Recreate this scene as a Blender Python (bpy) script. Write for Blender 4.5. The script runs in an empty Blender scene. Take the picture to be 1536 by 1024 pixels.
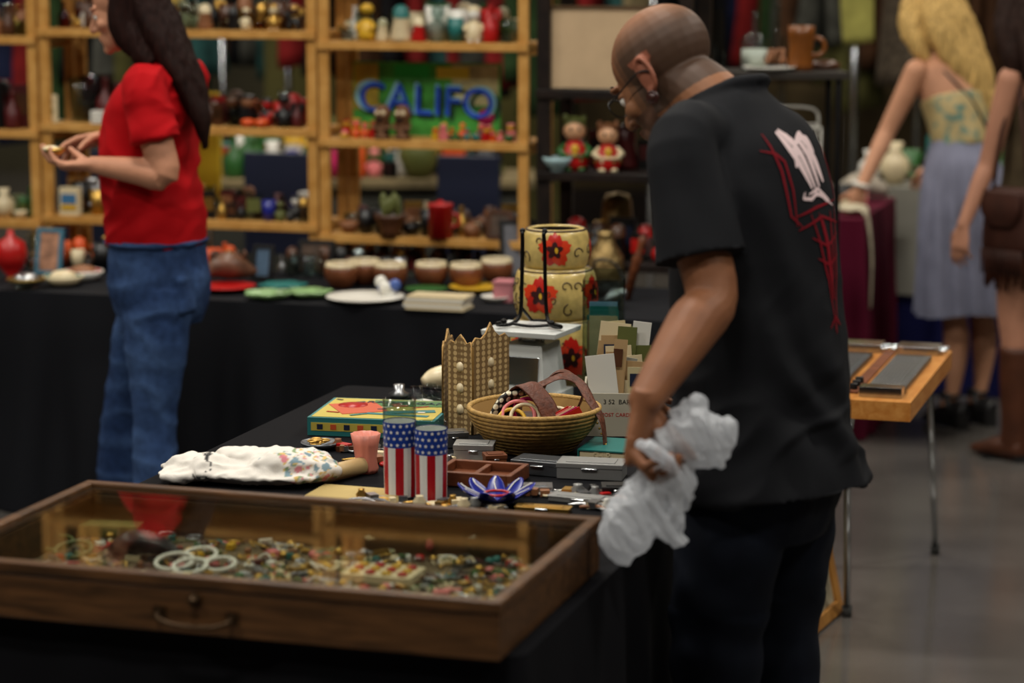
import bpy, bmesh, math, random
from mathutils import Vector as V, Matrix as M, noise
from mathutils.bvhtree import BVHTree
random.seed(11)
rnd=random.random
def ru(a,b): return a+(b-a)*random.random()
sc=bpy.context.scene
pi=math.pi
# ------------------------------------------------------------------ site survey (metres, hall floor z=0)
H=1.85; TH=math.radians(9.29); FOC=85/36*1536
def _dir(px,py):
    a=(px-768)/FOC; b=(512-py)/FOC
    return V((a, math.cos(TH)+b*math.sin(TH), -math.sin(TH)+b*math.cos(TH)))
def onZ(px,py,z):
    d=_dir(px,py); s=(z-H)/d.z
    return V((d.x*s,d.y*s,z))
def onY(px,py,Y):
    d=_dir(px,py); s=Y/d.y
    return V((d.x*s,Y,H+d.z*s))
A=math.radians(-17.3)
E1=V((math.cos(A),math.sin(A),0)); E2=V((-math.sin(A),math.cos(A),0))
# ------------------------------------------------------------------ materials
def lin(c):
    o=[]
    for x in c[:3]:
        x/=255.0
        o.append(x/12.92 if x<=.04045 else ((x+.055)/1.055)**2.4)
    return (*o,1)
MC={}
def mat(name,col=(128,128,128),rough=.5,metal=0,var=0,vs=12,bump=0,bs=60,coat=0,attr=False,sss=0,sheen=0,stretch=(1,1,1),spec=None):
    if name in MC: return MC[name]
    m=bpy.data.materials.new(name); m.use_nodes=True; nt=m.node_tree; N=nt.nodes; L=nt.links
    p=N['Principled BSDF']; p.inputs['Roughness'].default_value=rough; p.inputs['Metallic'].default_value=metal
    if spec is None: spec=.12 if rough>=.69 else .5
    p.inputs['Specular IOR Level'].default_value=spec
    c=lin(col); p.inputs['Base Color'].default_value=c
    p.inputs['Coat Weight'].default_value=coat
    tc=N.new('ShaderNodeTexCoord'); mp=N.new('ShaderNodeMapping'); L.new(tc.outputs['Object'],mp.inputs['Vector'])
    mp.inputs['Scale'].default_value=stretch
    src=None
    if attr:
        at=N.new('ShaderNodeAttribute'); at.attribute_name='Col'; src=at.outputs['Color']
        L.new(src,p.inputs['Base Color'])
    if var:
        n=N.new('ShaderNodeTexNoise'); n.inputs['Scale'].default_value=vs; n.inputs['Detail'].default_value=5
        L.new(mp.outputs[0],n.inputs['Vector'])
        mr=N.new('ShaderNodeMapRange'); mr.inputs[1].default_value=.3; mr.inputs[2].default_value=.7
        mr.inputs[3].default_value=1-var; mr.inputs[4].default_value=1+var*.6
        L.new(n.outputs['Fac'],mr.inputs[0])
        mx=N.new('ShaderNodeMix'); mx.data_type='RGBA'; mx.blend_type='MULTIPLY'; mx.inputs[0].default_value=1
        if src: L.new(src,mx.inputs[6])
        else: mx.inputs[6].default_value=c
        L.new(mr.outputs[0],mx.inputs[7]); L.new(mx.outputs[2],p.inputs['Base Color'])
    if bump:
        n2=N.new('ShaderNodeTexNoise'); n2.inputs['Scale'].default_value=bs; n2.inputs['Detail'].default_value=4
        L.new(mp.outputs[0],n2.inputs['Vector'])
        bp=N.new('ShaderNodeBump'); bp.inputs['Strength'].default_value=bump; bp.inputs['Distance'].default_value=.01
        L.new(n2.outputs['Fac'],bp.inputs['Height']); L.new(bp.outputs[0],p.inputs['Normal'])
    MC[name]=m; return m
def wood(name,c1,c2,stretch=(2,30,30),rough=.45):
    if name in MC: return MC[name]
    m=bpy.data.materials.new(name); m.use_nodes=True; nt=m.node_tree; N=nt.nodes; L=nt.links
    p=N['Principled BSDF']; p.inputs['Roughness'].default_value=rough; p.inputs['Specular IOR Level'].default_value=.3
    tc=N.new('ShaderNodeTexCoord'); mp=N.new('ShaderNodeMapping'); mp.inputs['Scale'].default_value=stretch
    L.new(tc.outputs['Object'],mp.inputs['Vector'])
    n=N.new('ShaderNodeTexNoise'); n.inputs['Scale'].default_value=2.5; n.inputs['Detail'].default_value=6; n.inputs['Distortion'].default_value=.6
    L.new(mp.outputs[0],n.inputs['Vector'])
    cr=N.new('ShaderNodeValToRGB'); cr.color_ramp.elements[0].position=.32; cr.color_ramp.elements[1].position=.68
    cr.color_ramp.elements[0].color=lin(c1); cr.color_ramp.elements[1].color=lin(c2)
    L.new(n.outputs['Fac'],cr.inputs[0]); L.new(cr.outputs[0],p.inputs['Base Color'])
    bp=N.new('ShaderNodeBump'); bp.inputs['Strength'].default_value=.15; bp.inputs['Distance'].default_value=.004
    L.new(n.outputs['Fac'],bp.inputs['Height']); L.new(bp.outputs[0],p.inputs['Normal'])
    MC[name]=m; return m
def glass(name,tint=(235,240,240),rough=.03,ior=1.45,k=.8):
    if name in MC: return MC[name]
    m=bpy.data.materials.new(name); m.use_nodes=True; nt=m.node_tree; N=nt.nodes; L=nt.links
    N.remove(N['Principled BSDF']); out=N['Material Output']
    t=N.new('ShaderNodeBsdfTransparent'); t.inputs[0].default_value=lin(tint)
    g=N.new('ShaderNodeBsdfGlossy'); g.inputs['Roughness'].default_value=rough
    # thin-walled reflectance: same value for both faces of the sheet
    ge=N.new('ShaderNodeNewGeometry'); mr=N.new('ShaderNodeMapRange'); mr.inputs[3].default_value=ior; mr.inputs[4].default_value=1/ior
    L.new(ge.outputs['Backfacing'],mr.inputs[0])
    fr=N.new('ShaderNodeFresnel'); L.new(mr.outputs[0],fr.inputs[0])
    mu=N.new('ShaderNodeMath'); mu.operation='MULTIPLY'; mu.inputs[1].default_value=k; L.new(fr.outputs[0],mu.inputs[0])
    mx=N.new('ShaderNodeMixShader'); L.new(mu.outputs[0],mx.inputs[0]); L.new(t.outputs[0],mx.inputs[1]); L.new(g.outputs[0],mx.inputs[2])
    L.new(mx.outputs[0],out.inputs[0]); MC[name]=m; return m
def pattern(name,c1,c2,scale=60,kind='vor'):
    if name in MC: return MC[name]
    m=bpy.data.materials.new(name); m.use_nodes=True; nt=m.node_tree; N=nt.nodes; L=nt.links
    p=N['Principled BSDF']; p.inputs['Roughness'].default_value=.6
    tc=N.new('ShaderNodeTexCoord')
    if kind=='vor':
        t=N.new('ShaderNodeTexVoronoi'); t.inputs['Scale'].default_value=scale; o=t.outputs['Distance']
        t.inputs['Randomness'].default_value=.0
    else:
        t=N.new('ShaderNodeTexNoise'); t.inputs['Scale'].default_value=scale; t.inputs['Detail'].default_value=3; o=t.outputs['Fac']
    L.new(tc.outputs['Object'],t.inputs['Vector'])
    cr=N.new('ShaderNodeValToRGB'); cr.color_ramp.elements[0].position=.38; cr.color_ramp.elements[1].position=.5
    cr.color_ramp.elements[0].color=lin(c1); cr.color_ramp.elements[1].color=lin(c2)
    L.new(o,cr.inputs[0]); L.new(cr.outputs[0],p.inputs['Base Color']); MC[name]=m; return m
# ------------------------------------------------------------------ mesh builder
def crs(P,k):
    if k<=1 or len(P)<3: 
        return [tuple(p) for p in P]
    out=[]; n=len(P)
    for i in range(n-1):
        p0=P[max(i-1,0)];p1=P[i];p2=P[i+1];p3=P[min(i+2,n-1)]
        for j in range(k):
            t=j/k
            out.append(tuple(.5*((2*b)+(-a+c)*t+(2*a-5*b+4*c-d)*t*t+(-a+3*b-3*c+d)*t**3) for a,b,c,d in zip(p0,p1,p2,p3)))
    out.append(tuple(P[-1])); return out
class B:
    def __init__(s): s.bm=bmesh.new(); s.mats=[]
    def mi(s,m):
        if m not in s.mats: s.mats.append(m)
        return s.mats.index(m)
    def add(s,vs,fs,m,X=None,smooth=True):
        i=s.mi(m); W=[s.bm.verts.new((X@V(v)) if X else V(v)) for v in vs]
        for f in fs:
            try:
                F=s.bm.faces.new([W[a] for a in f]); F.material_index=i; F.smooth=smooth
            except ValueError: pass
    def box(s,c,d,m,X=None,R=None,taper=1):
        x,y,z=d[0]/2,d[1]/2,d[2]/2; t=taper
        vs=[V(v) for v in [(-x,-y,-z),(x,-y,-z),(x,y,-z),(-x,y,-z),(-x*t,-y*t,z),(x*t,-y*t,z),(x*t,y*t,z),(-x*t,y*t,z)]]
        if R: vs=[R@v for v in vs]
        vs=[v+V(c) for v in vs]
        s.add(vs,[(0,3,2,1),(4,5,6,7),(0,1,5,4),(1,2,6,5),(2,3,7,6),(3,0,4,7)],m,X,False)
    def lathe(s,prof,m,X=None,n=20,mod=None,smooth=True):
        vs=[];idx=[]
        for r,z in prof:
            if r<1e-6: idx.append([len(vs)]*n); vs.append((0,0,z))
            else:
                idx.append(list(range(len(vs),len(vs)+n)))
                for k in range(n):
                    a=2*pi*k/n; q=r*(mod(a,z) if mod else 1); vs.append((q*math.cos(a),q*math.sin(a),z))
        fs=[]
        for i in range(len(prof)-1):
            p,q=idx[i],idx[i+1]
            for k in range(n):
                l=(k+1)%n; f=[p[k],p[l],q[l],q[k]]; g=[]
                for e in f:
                    if e not in g: g.append(e)
                if len(g)>2: fs.append(g)
        s.add(vs,fs,m,X,smooth)
    def tube(s,pts,r,m,n=8,X=None,k=1,closed=False,side=None):
        P=[V(p) for p in pts]; rs=r if isinstance(r,(list,tuple)) else [r]*len(P)
        if k>1 and not closed:
            q=crs([(*p,a) for p,a in zip(P,rs)],k); P=[V(a[:3]) for a in q]; rs=[a[3] for a in q]
        vs=[];N=len(P); last=None
        for i in range(N):
            if closed: T=P[(i+1)%N]-P[i-1]
            else: T=P[min(i+1,N-1)]-P[max(i-1,0)]
            T=T.normalized() if T.length>1e-9 else V((0,0,1))
            ref=last if last else (V((0,0,1)) if abs(T.z)<.9 else V((1,0,0)))
            a=(ref-T*ref.dot(T)).normalized(); last=a; b=T.cross(a)
            for j in range(n):
                t=2*pi*j/n; vs.append(P[i]+(a*math.cos(t)+b*math.sin(t))*rs[i])
        fs=[]
        for i in range(N if closed else N-1):
            i2=(i+1)%N
            for j in range(n):
                fs.append((i*n+j,i*n+(j+1)%n,i2*n+(j+1)%n,i2*n+j))
        if not closed:
            fs.append(tuple(range(n))[::-1]); fs.append(tuple(range((N-1)*n,N*n)))
        s.add(vs,fs,m,X)
    def ell(s,c,r,m,X=None,R=None,n=12,u=16):
        if not isinstance(r,(list,tuple)): r=(r,r,r)
        vs=[];c=V(c)
        for i in range(n+1):
            ph=-pi/2+pi*i/n
            for j in range(u):
                a=2*pi*j/u
                v=V((r[0]*math.cos(ph)*math.cos(a),r[1]*math.cos(ph)*math.sin(a),r[2]*math.sin(ph)))
                if R: v=R@v
                vs.append(v+c)
        V2=[vs[0]]+vs[u:n*u]+[vs[n*u]]; fs=[]
        for j in range(u):
            fs.append((0,1+(j+1)%u,1+j))
        for i in range(n-2):
            for j in range(u):
                a=1+i*u
                fs.append((a+j,a+(j+1)%u,a+u+(j+1)%u,a+u+j))
        a=1+(n-2)*u; e=len(V2)-1
        for j in range(u): fs.append((a+j,a+(j+1)%u,e))
        s.add(V2,fs,m,X)
    def torus(s,c,Rr,r,m,X=None,R=None,n=24,k=8,sx=1,sy=1):
        P=[]
        for i in range(n):
            a=2*pi*i/n; v=V((Rr*sx*math.cos(a),Rr*sy*math.sin(a),0))
            if R: v=R@v
            P.append(v+V(c))
        s.tube(P,r,m,n=k,X=X,closed=True)
    def loft(s,secs,side,m,n=24,k=4,X=None):
        side=V(side)
        S=crs([(*c,a,b) for c,a,b in secs],k); P=[V(q[:3]) for q in S]; vs=[];N=len(S)
        for i,q in enumerate(S):
            T=(P[min(i+1,N-1)]-P[max(i-1,0)]).normalized()
            a=(side-T*side.dot(T)).normalized(); b=T.cross(a)
            for j in range(n):
                t=2*pi*j/n; vs.append(P[i]+a*math.cos(t)*q[3]+b*math.sin(t)*q[4])
        fs=[(i*n+j,i*n+(j+1)%n,(i+1)*n+(j+1)%n,(i+1)*n+j) for i in range(N-1) for j in range(n)]
        fs.append(tuple(range(n))[::-1]); fs.append(tuple(range((N-1)*n,N*n)))
        s.add(vs,fs,m,X)
    def limb(s,pts,rs,m,side=(1,.2,.1),k=4,n=18):
        s.loft([(p,r,r) if not isinstance(r,tuple) else (p,r[0],r[1]) for p,r in zip(pts,rs)],side,m,n=n,k=k)
        for p,r in ((pts[0],rs[0]),(pts[-1],rs[-1])):
            q=min(r) if isinstance(r,tuple) else r
            s.ell(p,q*.98,m)
    def text(s,txt,size,m,X,ext=.002):
        cu=bpy.data.curves.new('t','FONT'); cu.body=txt; cu.size=size; cu.extrude=ext; cu.align_x='CENTER'; cu.align_y='CENTER'
        o=bpy.data.objects.new('t',cu); sc.collection.objects.link(o)
        dg=bpy.context.evaluated_depsgraph_get(); me=bpy.data.meshes.new_from_object(o.evaluated_get(dg))
        s.add([v.co for v in me.vertices],[tuple(p.vertices) for p in me.polygons],m,X,False)
        bpy.data.objects.remove(o); bpy.data.meshes.remove(me)
    def mesh(s,name):
        me=bpy.data.meshes.new(name); bmesh.ops.recalc_face_normals(s.bm,faces=s.bm.faces); s.bm.to_mesh(me); s.bm.free()
        for m in s.mats: me.materials.append(m)
        return me
    def done(s,name,loc=(0,0,0),rz=0,bevel=0,parent=None,sub=0):
        o=bpy.data.objects.new(name,s.mesh(name)); sc.collection.objects.link(o)
        o.location=loc; o.rotation_euler=(0,0,rz)
        if bevel:
            b=o.modifiers.new('bevel','BEVEL'); b.width=bevel; b.segments=2; b.limit_method='ANGLE'; b.angle_limit=math.radians(40)
        if parent: attach(o,parent)
        return o
def empty(name,loc):
    e=bpy.data.objects.new(name,None); e.location=loc; e.empty_display_size=.1; sc.collection.objects.link(e); return e
def attach(o,e):
    o.parent=e; o.matrix_parent_inverse=(M.Translation(e.location)@M.Rotation(e.rotation_euler.z,4,'Z')).inverted()
def organic(b,name,voxel,m,smooth=3,disp=None,col=None,parent=None):
    me=b.mesh('tmp'); o=bpy.data.objects.new('tmp',me); sc.collection.objects.link(o)
    r=o.modifiers.new('r','REMESH'); r.mode='VOXEL'; r.voxel_size=voxel
    if smooth:
        q=o.modifiers.new('s','SMOOTH'); q.iterations=smooth; q.factor=.5
    dg=bpy.context.evaluated_depsgraph_get(); m2=bpy.data.meshes.new_from_object(o.evaluated_get(dg))
    bpy.data.objects.remove(o); bpy.data.meshes.remove(me)
    m2.name=name; m2.materials.clear(); m2.materials.append(m)
    if disp:
        ns=[v.normal.copy() for v in m2.vertices]
        for v,n in zip(m2.vertices,ns): v.co=v.co+n*disp(v.co,n)
    for p in m2.polygons: p.use_smooth=True; p.material_index=0
    if col:
        at=m2.color_attributes.new('Col','FLOAT_COLOR','POINT')
        for i,v in enumerate(m2.vertices): at.data[i].color=col(v.co)
    ob=bpy.data.objects.new(name,m2); sc.collection.objects.link(ob)
    if parent: attach(ob,parent)
    return ob
def nz(p,f,o=0): return noise.noise(V((p.x*f[0]+o,p.y*f[1]+o,p.z*f[2]+o)))
def ridge(p,f,o=0): return (1-min(1,abs(nz(p,f,o))*3.2))
# ------------------------------------------------------------------ common materials
white=mat('white_ceramic',(225,222,212),.3); cream=mat('cream_glaze',(215,198,160),.35)
red=mat('red_glaze',(175,20,18),.35); orange=mat('orange_plastic',(210,80,22),.4); yellow=mat('yellow_glaze',(205,160,36),.4)
green=mat('green_glaze',(42,92,40),.35); teal=mat('teal_glaze',(28,105,100),.4); cobalt=mat('cobalt_enamel',(22,34,130),.25)
navy=mat('navy_plastic',(16,26,52),.5); brown=mat('brown_glaze',(76,44,24),.35,var=.3); amber=glass('amber_glass',(170,95,40))
clear=glass('clear_glass',(225,232,230)); black=mat('black_enamel',(14,14,15),.35); pink=mat('pink_plastic',(215,115,115),.45)
gold=mat('gold_metal',(190,150,75),.35,metal=.9); silver=mat('silver_metal',(170,172,175),.28,metal=.95)
steel=mat('chrome_steel',(185,188,190),.2,metal=1); tan=mat('tan_leather',(140,90,55),.55,var=.3); magenta=mat('magenta_cloth',(175,38,90),.7)
olive=mat('olive_glaze',(90,95,45),.5); maroonm=mat('maroon_glaze',(80,22,22),.4)
pine=wood('pine_wood',(178,126,58),(204,154,84),(6,6,6),.5)
darkwood=wood('dark_wood',(18,12,10),(34,24,19),(6,6,6)); casewood=wood('case_wood',(56,36,18),(94,62,34),(3,24,30),.4)
lightwood=wood('maple_wood',(172,108,46),(196,136,70),(20,3,20),.35); midwood=wood('tray_wood',(88,46,26),(120,68,40),(4,20,20))
# ------------------------------------------------------------------ hall shell
def slab(name,c,d,m):
    b=B(); b.box((0,0,0),d,m); return b.done(name,c)
conc=mat('polished_concrete',(86,82,78),.18,var=.32,vs=1.6,bump=.04,bs=5,spec=.7)
slab('floor',(0,7,-.05),(26,28,.1),conc)
wallm=mat('hall_wall_paint',(62,58,44),.8,var=.35,vs=.9); 
slab('wall_back',(0,20.05,3.5),(26,.1,7),wallm); slab('wall_front',(0,-6.05,3.5),(26,.1,7),wallm)
slab('wall_left',(-12.05,7,3.5),(.1,26,7),wallm); slab('wall_right',(12.05,7,3.5),(.1,26,7),wallm)
slab('ceiling',(0,7,7.05),(26,28,.1),mat('ceiling_paint',(120,118,112),.9))
for ix in (-6,-1,4.2):
    for iy in (1.0,5.5,10.0,15):
        b=B(); b.box((0,0,.10),(1.7,.5,.12),mat('lamp_housing',(190,190,190),.5)); b.tube([(0,0,.16),(0,0,.95)],.02,steel)
        o=b.done('ceiling_light',(ix,iy,6.05),0)
        l=bpy.data.lights.new('lamp_light','AREA'); l.shape='RECTANGLE'; l.size=1.6; l.size_y=.45; l.energy={1.0:165,5.5:170,10.0:130,15:95}[iy]; l.color=(1,.955,.87) if iy<8 else (1,.92,.80)
        lo=bpy.data.objects.new('lamp_glow',l); sc.collection.objects.link(lo); lo.location=(ix,iy,6.07); attach(lo,o)
# ------------------------------------------------------------------ tables
def rrect(u0,u1,v0,v1,r,step=.022):
    out=[];s=0
    def line(p,q,n):
        L=(V(q)-V(p)).length; k=max(1,int(L/step))
        for i in range(k): out.append((*(V(p).lerp(V(q),i/k)),*n))
    def arc(c,a0):
        for i in range(4):
            a=a0+pi/2*i/4; out.append((c[0]+r*math.cos(a),c[1]+r*math.sin(a),math.cos(a),math.sin(a)))
    line((u0+r,v0),(u1-r,v0),(0,-1)); arc((u1-r,v0+r),-pi/2)
    line((u1,v0+r),(u1,v1-r),(1,0)); arc((u1-r,v1-r),0)
    line((u1-r,v1),(u0+r,v1),(0,1)); arc((u0+r,v1-r),pi/2)
    line((u0,v1-r),(u0,v0+r),(-1,0)); arc((u0+r,v0+r),pi)
    return out
def skirt(b,u0,u1,v0,v1,z1,z0,m,amp=.02,wl=.17,off=0):
    P=rrect(u0,u1,v0,v1,.03); n=len(P); rows=10; vs=[]
    for j in range(rows+1):
        t=j/rows; z=z1+(z0-z1)*t
        for i,(x,y,nx,ny) in enumerate(P):
            s=x*1.0+y*1.0
            w=math.sin(s*2*pi/wl+2.5*noise.noise(V((s*2.1,off,t*.6))))*.6+noise.noise(V((s*9,off,t*1.2)))
            o=(amp*w*min(1,t*1.6)+.02*t+ (0 if j else -.004)) 
            vs.append((x+nx*o,y+ny*o,z))
    fs=[(j*n+i,j*n+(i+1)%n,(j+1)*n+(i+1)%n,(j+1)*n+i) for j in range(rows) for i in range(n)]
    b.add(vs,fs,m); b.add(vs[:n],[tuple(range(n))],m,None,False)
def cloth_table(name,org,u0,u1,v0,v1,h,m,amp=.018,wl=.19,off=0,extra=None):
    e=empty(name,(org[0],org[1],0)); e.rotation_euler=(0,0,A)
    b=B(); skirt(b,u0,u1,v0,v1,h,.006,m,amp,wl,off); o=b.done('tablecloth',(org[0],org[1],0),A); attach(o,e)
    if extra:
        b=B(); skirt(b,u0-.02,u1+.02,v0-.02,v1+.02,h+.004,extra[0],extra[1],amp*.6,wl,off+3); o=b.done('cloth_overlay',(org[0],org[1],0),A); attach(o,e)
    b=B(); b.box(((u0+u1)/2,(v0+v1)/2,h-.025),(u1-u0-.06,v1-v0-.06,.03),steel)
    for x in (u0+.12,u1-.12):
        for y in (v0+.1,v1-.1): b.tube([(x,y,0),(x,y,h-.04)],.014,steel)
    o=b.done('folding_frame',(org[0],org[1],0),A); attach(o,e)
    return e
TZ=.735
C0=onZ(900,775,.835)
blackcloth=mat('black_cloth',(16,16,19),.85,bump=.15,bs=400,spec=.08)
cloth_table('goods_table',C0,-1.12,.03,-.56,1.62,TZ,blackcloth,off=1)
B0=V((-.03,7.34,0))
cloth_table('back_table',B0,-2.9,.72,0,.70,TZ,mat('black_cloth_folded',(19,20,24),.8,bump=.15,bs=400,spec=.12),off=5,amp=.04,wl=.21)
def loc1(u,v,z,o=C0): return V((o[0],o[1],0))+E1*u+E2*v+V((0,0,z))
# ------------------------------------------------------------------ display case
W,D=1.02,.60; z0,z1=TZ+.002,.835
e=empty('display_case',loc1(0,0,z0)); e.rotation_euler=(0,0,A)
b=B(); t=.02; h=z1-z0-.022
b.box((-W/2,-D+t/2,z0+h/2),(W,t,h),casewood); b.box((-W/2,-t/2,z0+h/2),(W,t,h),casewood)
b.box((-t/2,-D/2,z0+h/2),(t,D-2*t,h),casewood); b.box((-W+t/2,-D/2,z0+h/2),(t,D-2*t,h),casewood)
b.box((-W/2,-D/2,z0+.004),(W-2*t,D-2*t,.008),mat('felt_lining',(112,96,74),.9,var=.35,vs=20))
zl=z1-.010; rw=.022
b.box((-W/2,-D+rw/2-.004,zl),(W+.008,rw,.020),casewood); b.box((-W/2,-rw/2+.004,zl),(W+.008,rw,.020),casewood)
b.box((-rw/2+.004,-D/2,zl),(rw,D-2*rw+.008,.020),casewood); b.box((-W+rw/2-.004,-D/2,zl),(rw,D-2*rw+.008,.020),casewood)
o=b.done('wood_frame',(C0.x,C0.y,0),A,bevel=.003); attach(o,e)
b=B(); b.box((-W/2,-D/2,zl+.002),(W-2*rw+.006,D-2*rw+.006,.003),glass('case_glass',(244,246,242),.03,1.52,.85)); o=b.done('glass_pane',(C0.x,C0.y,0),A); attach(o,e)
b=B(); br=mat('aged_brass',(70,52,34),.4,metal=.8)
X=M.Translation((-.52,-D-.001,.797))@M.Rotation(pi/2,4,'X')
b.lathe([(0,0),(.011,0),(.012,.004),(.006,.008),(.008,.014),(0,.017)],br,X)
b.tube([(-.585,-D-.004,.772),(-.58,-D-.018,.765),(-.55,-D-.022,.757),(-.49,-D-.022,.757),(-.46,-D-.018,.765),(-.455,-D-.004,.772)],.0045,br,k=4)
for x in (-.585,-.455): b.box((x,-D-.002,.772),(.022,.004,.018),br)
o=b.done('case_hardware',(C0.x,C0.y,0),A); attach(o,e)
# jewellery
b=B(); P=[gold,silver,white,cream,tan,silver,gold,silver,cream,black,pink,gold,cream,gold,brown,maroonm,olive,brown,black,red,teal,silver,cream,yellow,green]
zf=z0+.010
for i in range(950):
    u=ru(-.97,-.04); v=-ru(.035,.565)
    if u<-.62 and rnd()<.35: continue
    m=random.choice(P); k=rnd()
    if k<.22: b.torus((u,v,zf+.003),ru(.006,.024),ru(.001,.003),m,n=14,k=5,R=M.Rotation(ru(-.25,.25),3,'X'))
    elif k<.42:
        a=ru(0,6.3); r=ru(.0015,.0032); pts=[]
        x,y=u,v
        for j in range(random.randint(8,18)):
            a+=ru(-.6,.6); x+=math.cos(a)*r*2; y+=math.sin(a)*r*2
            if -.985<x<-.035 and -.565<y<-.035: b.ell((x,y,zf+r),r,m,n=4,u=6)
    elif k<.55:
        for j in range(6):
            q=j*2*pi/6; b.ell((u+.007*math.cos(q),v+.007*math.sin(q),zf+.004),(.0038,.0038,.0035),m,n=4,u=6)
        b.ell((u,v,zf+.006),.0035,random.choice(P),n=4,u=6)
    elif k<.75: b.box((u,v,zf+.005),(ru(.008,.028),ru(.006,.018),.010),m,R=M.Rotation(ru(0,3),3,'Z'))
    elif k<.9: b.lathe([(0,0),(.008,0),(.010,.005),(.006,.010),(0,.011)],m,M.Translation((u,v,zf)),n=10)
    else: b.tube([(u,v,zf+.003),(u+ru(-.03,.03),v+.01,zf+.012),(u+ru(-.04,.04),v+ru(-.01,.02),zf+.004)],.002,m,k=3,n=5)
def cu(px,py,z=.75):
    p=onZ(px,py,z)-V((C0.x,C0.y,0)); return (p.dot(E1),p.dot(E2))
for px,py,r in ((262,848,.034),(300,838,.03),(330,852,.027),(110,830,.034),(285,855,.03),(85,820,.03)):
    u,v=cu(px,py); b.torus((u,v,zf+.011),r,.004,white if px>200 else olive,R=M.Rotation(.2,3,'X'))
u,v=cu(575,865); b.box((u,v,zf+.008),(.13,.085,.014),cream)
for i in range(4):
    for j in range(3): b.ell((u-.045+i*.03,v-.025+j*.025,zf+.017),(.01,.009,.005),red if (i+j)%2 else yellow,n=5,u=8)
u,v=cu(632,825); b.tube([(u-.04,v,zf+.012),(u-.02,v+.012,zf+.035),(u+.015,v+.006,zf+.03),(u+.022,v-.02,zf+.012)],[.006,.012,.012,.006],mat('dusty_red_ribbon',(150,50,48),.6),k=4)
u,v=cu(712,835); b.lathe([(0,0),(.02,0),(.008,.012),(.022,.03),(.02,.045),(0,.05)],clear,M.Translation((u,v,zf)))
u,v=cu(215,835)
b.loft([((u-.06,v,zf+.01),.02,.012),((u-.02,v,zf+.03),.03,.022),((u+.03,v,zf+.028),.022,.018),((u+.07,v,zf+.012),.012,.009)],(0,1,0),black)
u,v=cu(130,795); b.box((u+.04,v,zf+.01),(.14,.05,.02),olive,R=M.Rotation(.2,3,'Z'))
u,v=cu(400,800); b.box((u,v,zf+.016),(.20,.04,.028),tan)
u,v=cu(520,815); b.tube([(u-.10,v,zf+.02),(u-.03,v+.015,zf+.024),(u+.05,v-.01,zf+.022),(u+.1,v+.01,zf+.02)],.009,cream,k=4)
o=b.done('jewelry_assortment',(C0.x,C0.y,0),A)
# ------------------------------------------------------------------ goods on the near table
Z=TZ+.0015
def spot(px,py,z=Z): return onZ(px,py,z)
def flag(px,py,h,clr):
    b=B(); r=.034; n=24; z=0
    redp=mat('flag_red',(175,18,32),.35); whp=mat('flag_white',(228,225,220),.35); blp=mat('flag_blue',(22,58,145),.35)
    hs=h*(.52 if clr else .60); hb=h*.78 if clr else h*.93
    for k in range(n):
        a0=2*pi*k/n;a1=2*pi*(k+1)/n
        m=redp if k%4<2 else whp
        c=lambda a,rr,zz:(rr*math.cos(a),rr*math.sin(a),zz)
        r0=r*.94;r1=r*(.94+.06*.62)
        b.add([c(a0,r0,0),c(a1,r0,0),c(a1,r1,hs),c(a0,r1,hs)],[(0,1,2,3)],m)
    r1=r*.978
    b.lathe([(r1,hs),(r,hb)],blp,n=n)
    for j in range(4):
        zz=hs+(hb-hs)*(j+.5)/4
        for k in range(16):
            a=2*pi*(k+.5*(j%2))/16; rr=r1+(r-r1)*(j+.5)/4+.0004
            pts=[]
            for q in range(10):
                w=.0046 if q%2==0 else .0020; th=q*pi/5+pi/2
                da=w*math.cos(th)/rr; pts.append((rr*math.cos(a+da),rr*math.sin(a+da),zz+w*math.sin(th)))
            b.add(pts,[tuple(range(10))],whp,smooth=False)
    b.lathe([(r,hb),(r*1.01,h),(r*.97,h),(r*.95,hb)],clear,n=n)
    b.lathe([(r*.93,hb-.001),(r*.88,.008),(0,.008)],whp,n=n); b.lathe([(0,0),(r*.94,0)],whp,n=n)
    b.done('flag_tumbler',spot(px,py),.3)
flag(600,742,.20,True); flag(647,747,.158,False)
b=B(); b.lathe([(0,0),(.024,0),(.026,.01),(.022,.03),(.026,.06),(.031,.085),(.029,.085),(.022,.06),(.018,.03),(0,.012)],mat('pink_cup',(215,130,110),.45),n=40,mod=lambda a,z:1+.05*math.cos(10*a)); b.done('fluted_cup',spot(549,708))
c=spot(378,722)
b=B()
for (du,dv,dz,lu,lv,lz,ro) in ((-.02,.0,.022,.19,.075,.022,.0),(.08,.0,.045,.095,.07,.022,.25),(-.11,.02,.03,.09,.05,.024,-.3),(.02,.03,.05,.10,.045,.018,.1),(-.15,-.01,.02,.05,.05,.017,.4),(.13,-.01,.028,.06,.06,.026,0)):
    b.ell((c.x+du,c.y+dv,c.z+dz),(lu,lv,lz),white,R=M.Rotation(A+ro,3,'Z'))
def tcol(p):
    u=p.x-c.x
    if .02<u<.20 and noise.noise(p*9)>-.25:
        k=noise.noise(p*60); 
        if k>.30: return lin((205,130,138))
        if k<-.34: return lin((125,148,158))
        if noise.noise(p*75+V((5,5,5)))>.34: return lin((205,175,110))
        if noise.noise(p*75+V((9,1,5)))>.34: return lin((135,155,118))
    if abs(u+.10)<.02 and noise.noise(p*90)>.25: return lin((60,60,60))
    return lin((220,214,205))
organic(b,'embroidered_towel',.004,mat('towel_cloth',(225,222,214),.9,attr=True,bump=.2,bs=500),3,
    disp=lambda p,n:.010*nz(p,(16,26,18))+.004*ridge(p,(20,30,20),6)-.002+.003*nz(p,(60,60,60),4) if p.z>c.z+.006 else 0,col=tcol)
b=B(); X=M.Translation((0,0,.019))@M.Rotation(pi/2,4,'Y')
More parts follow.
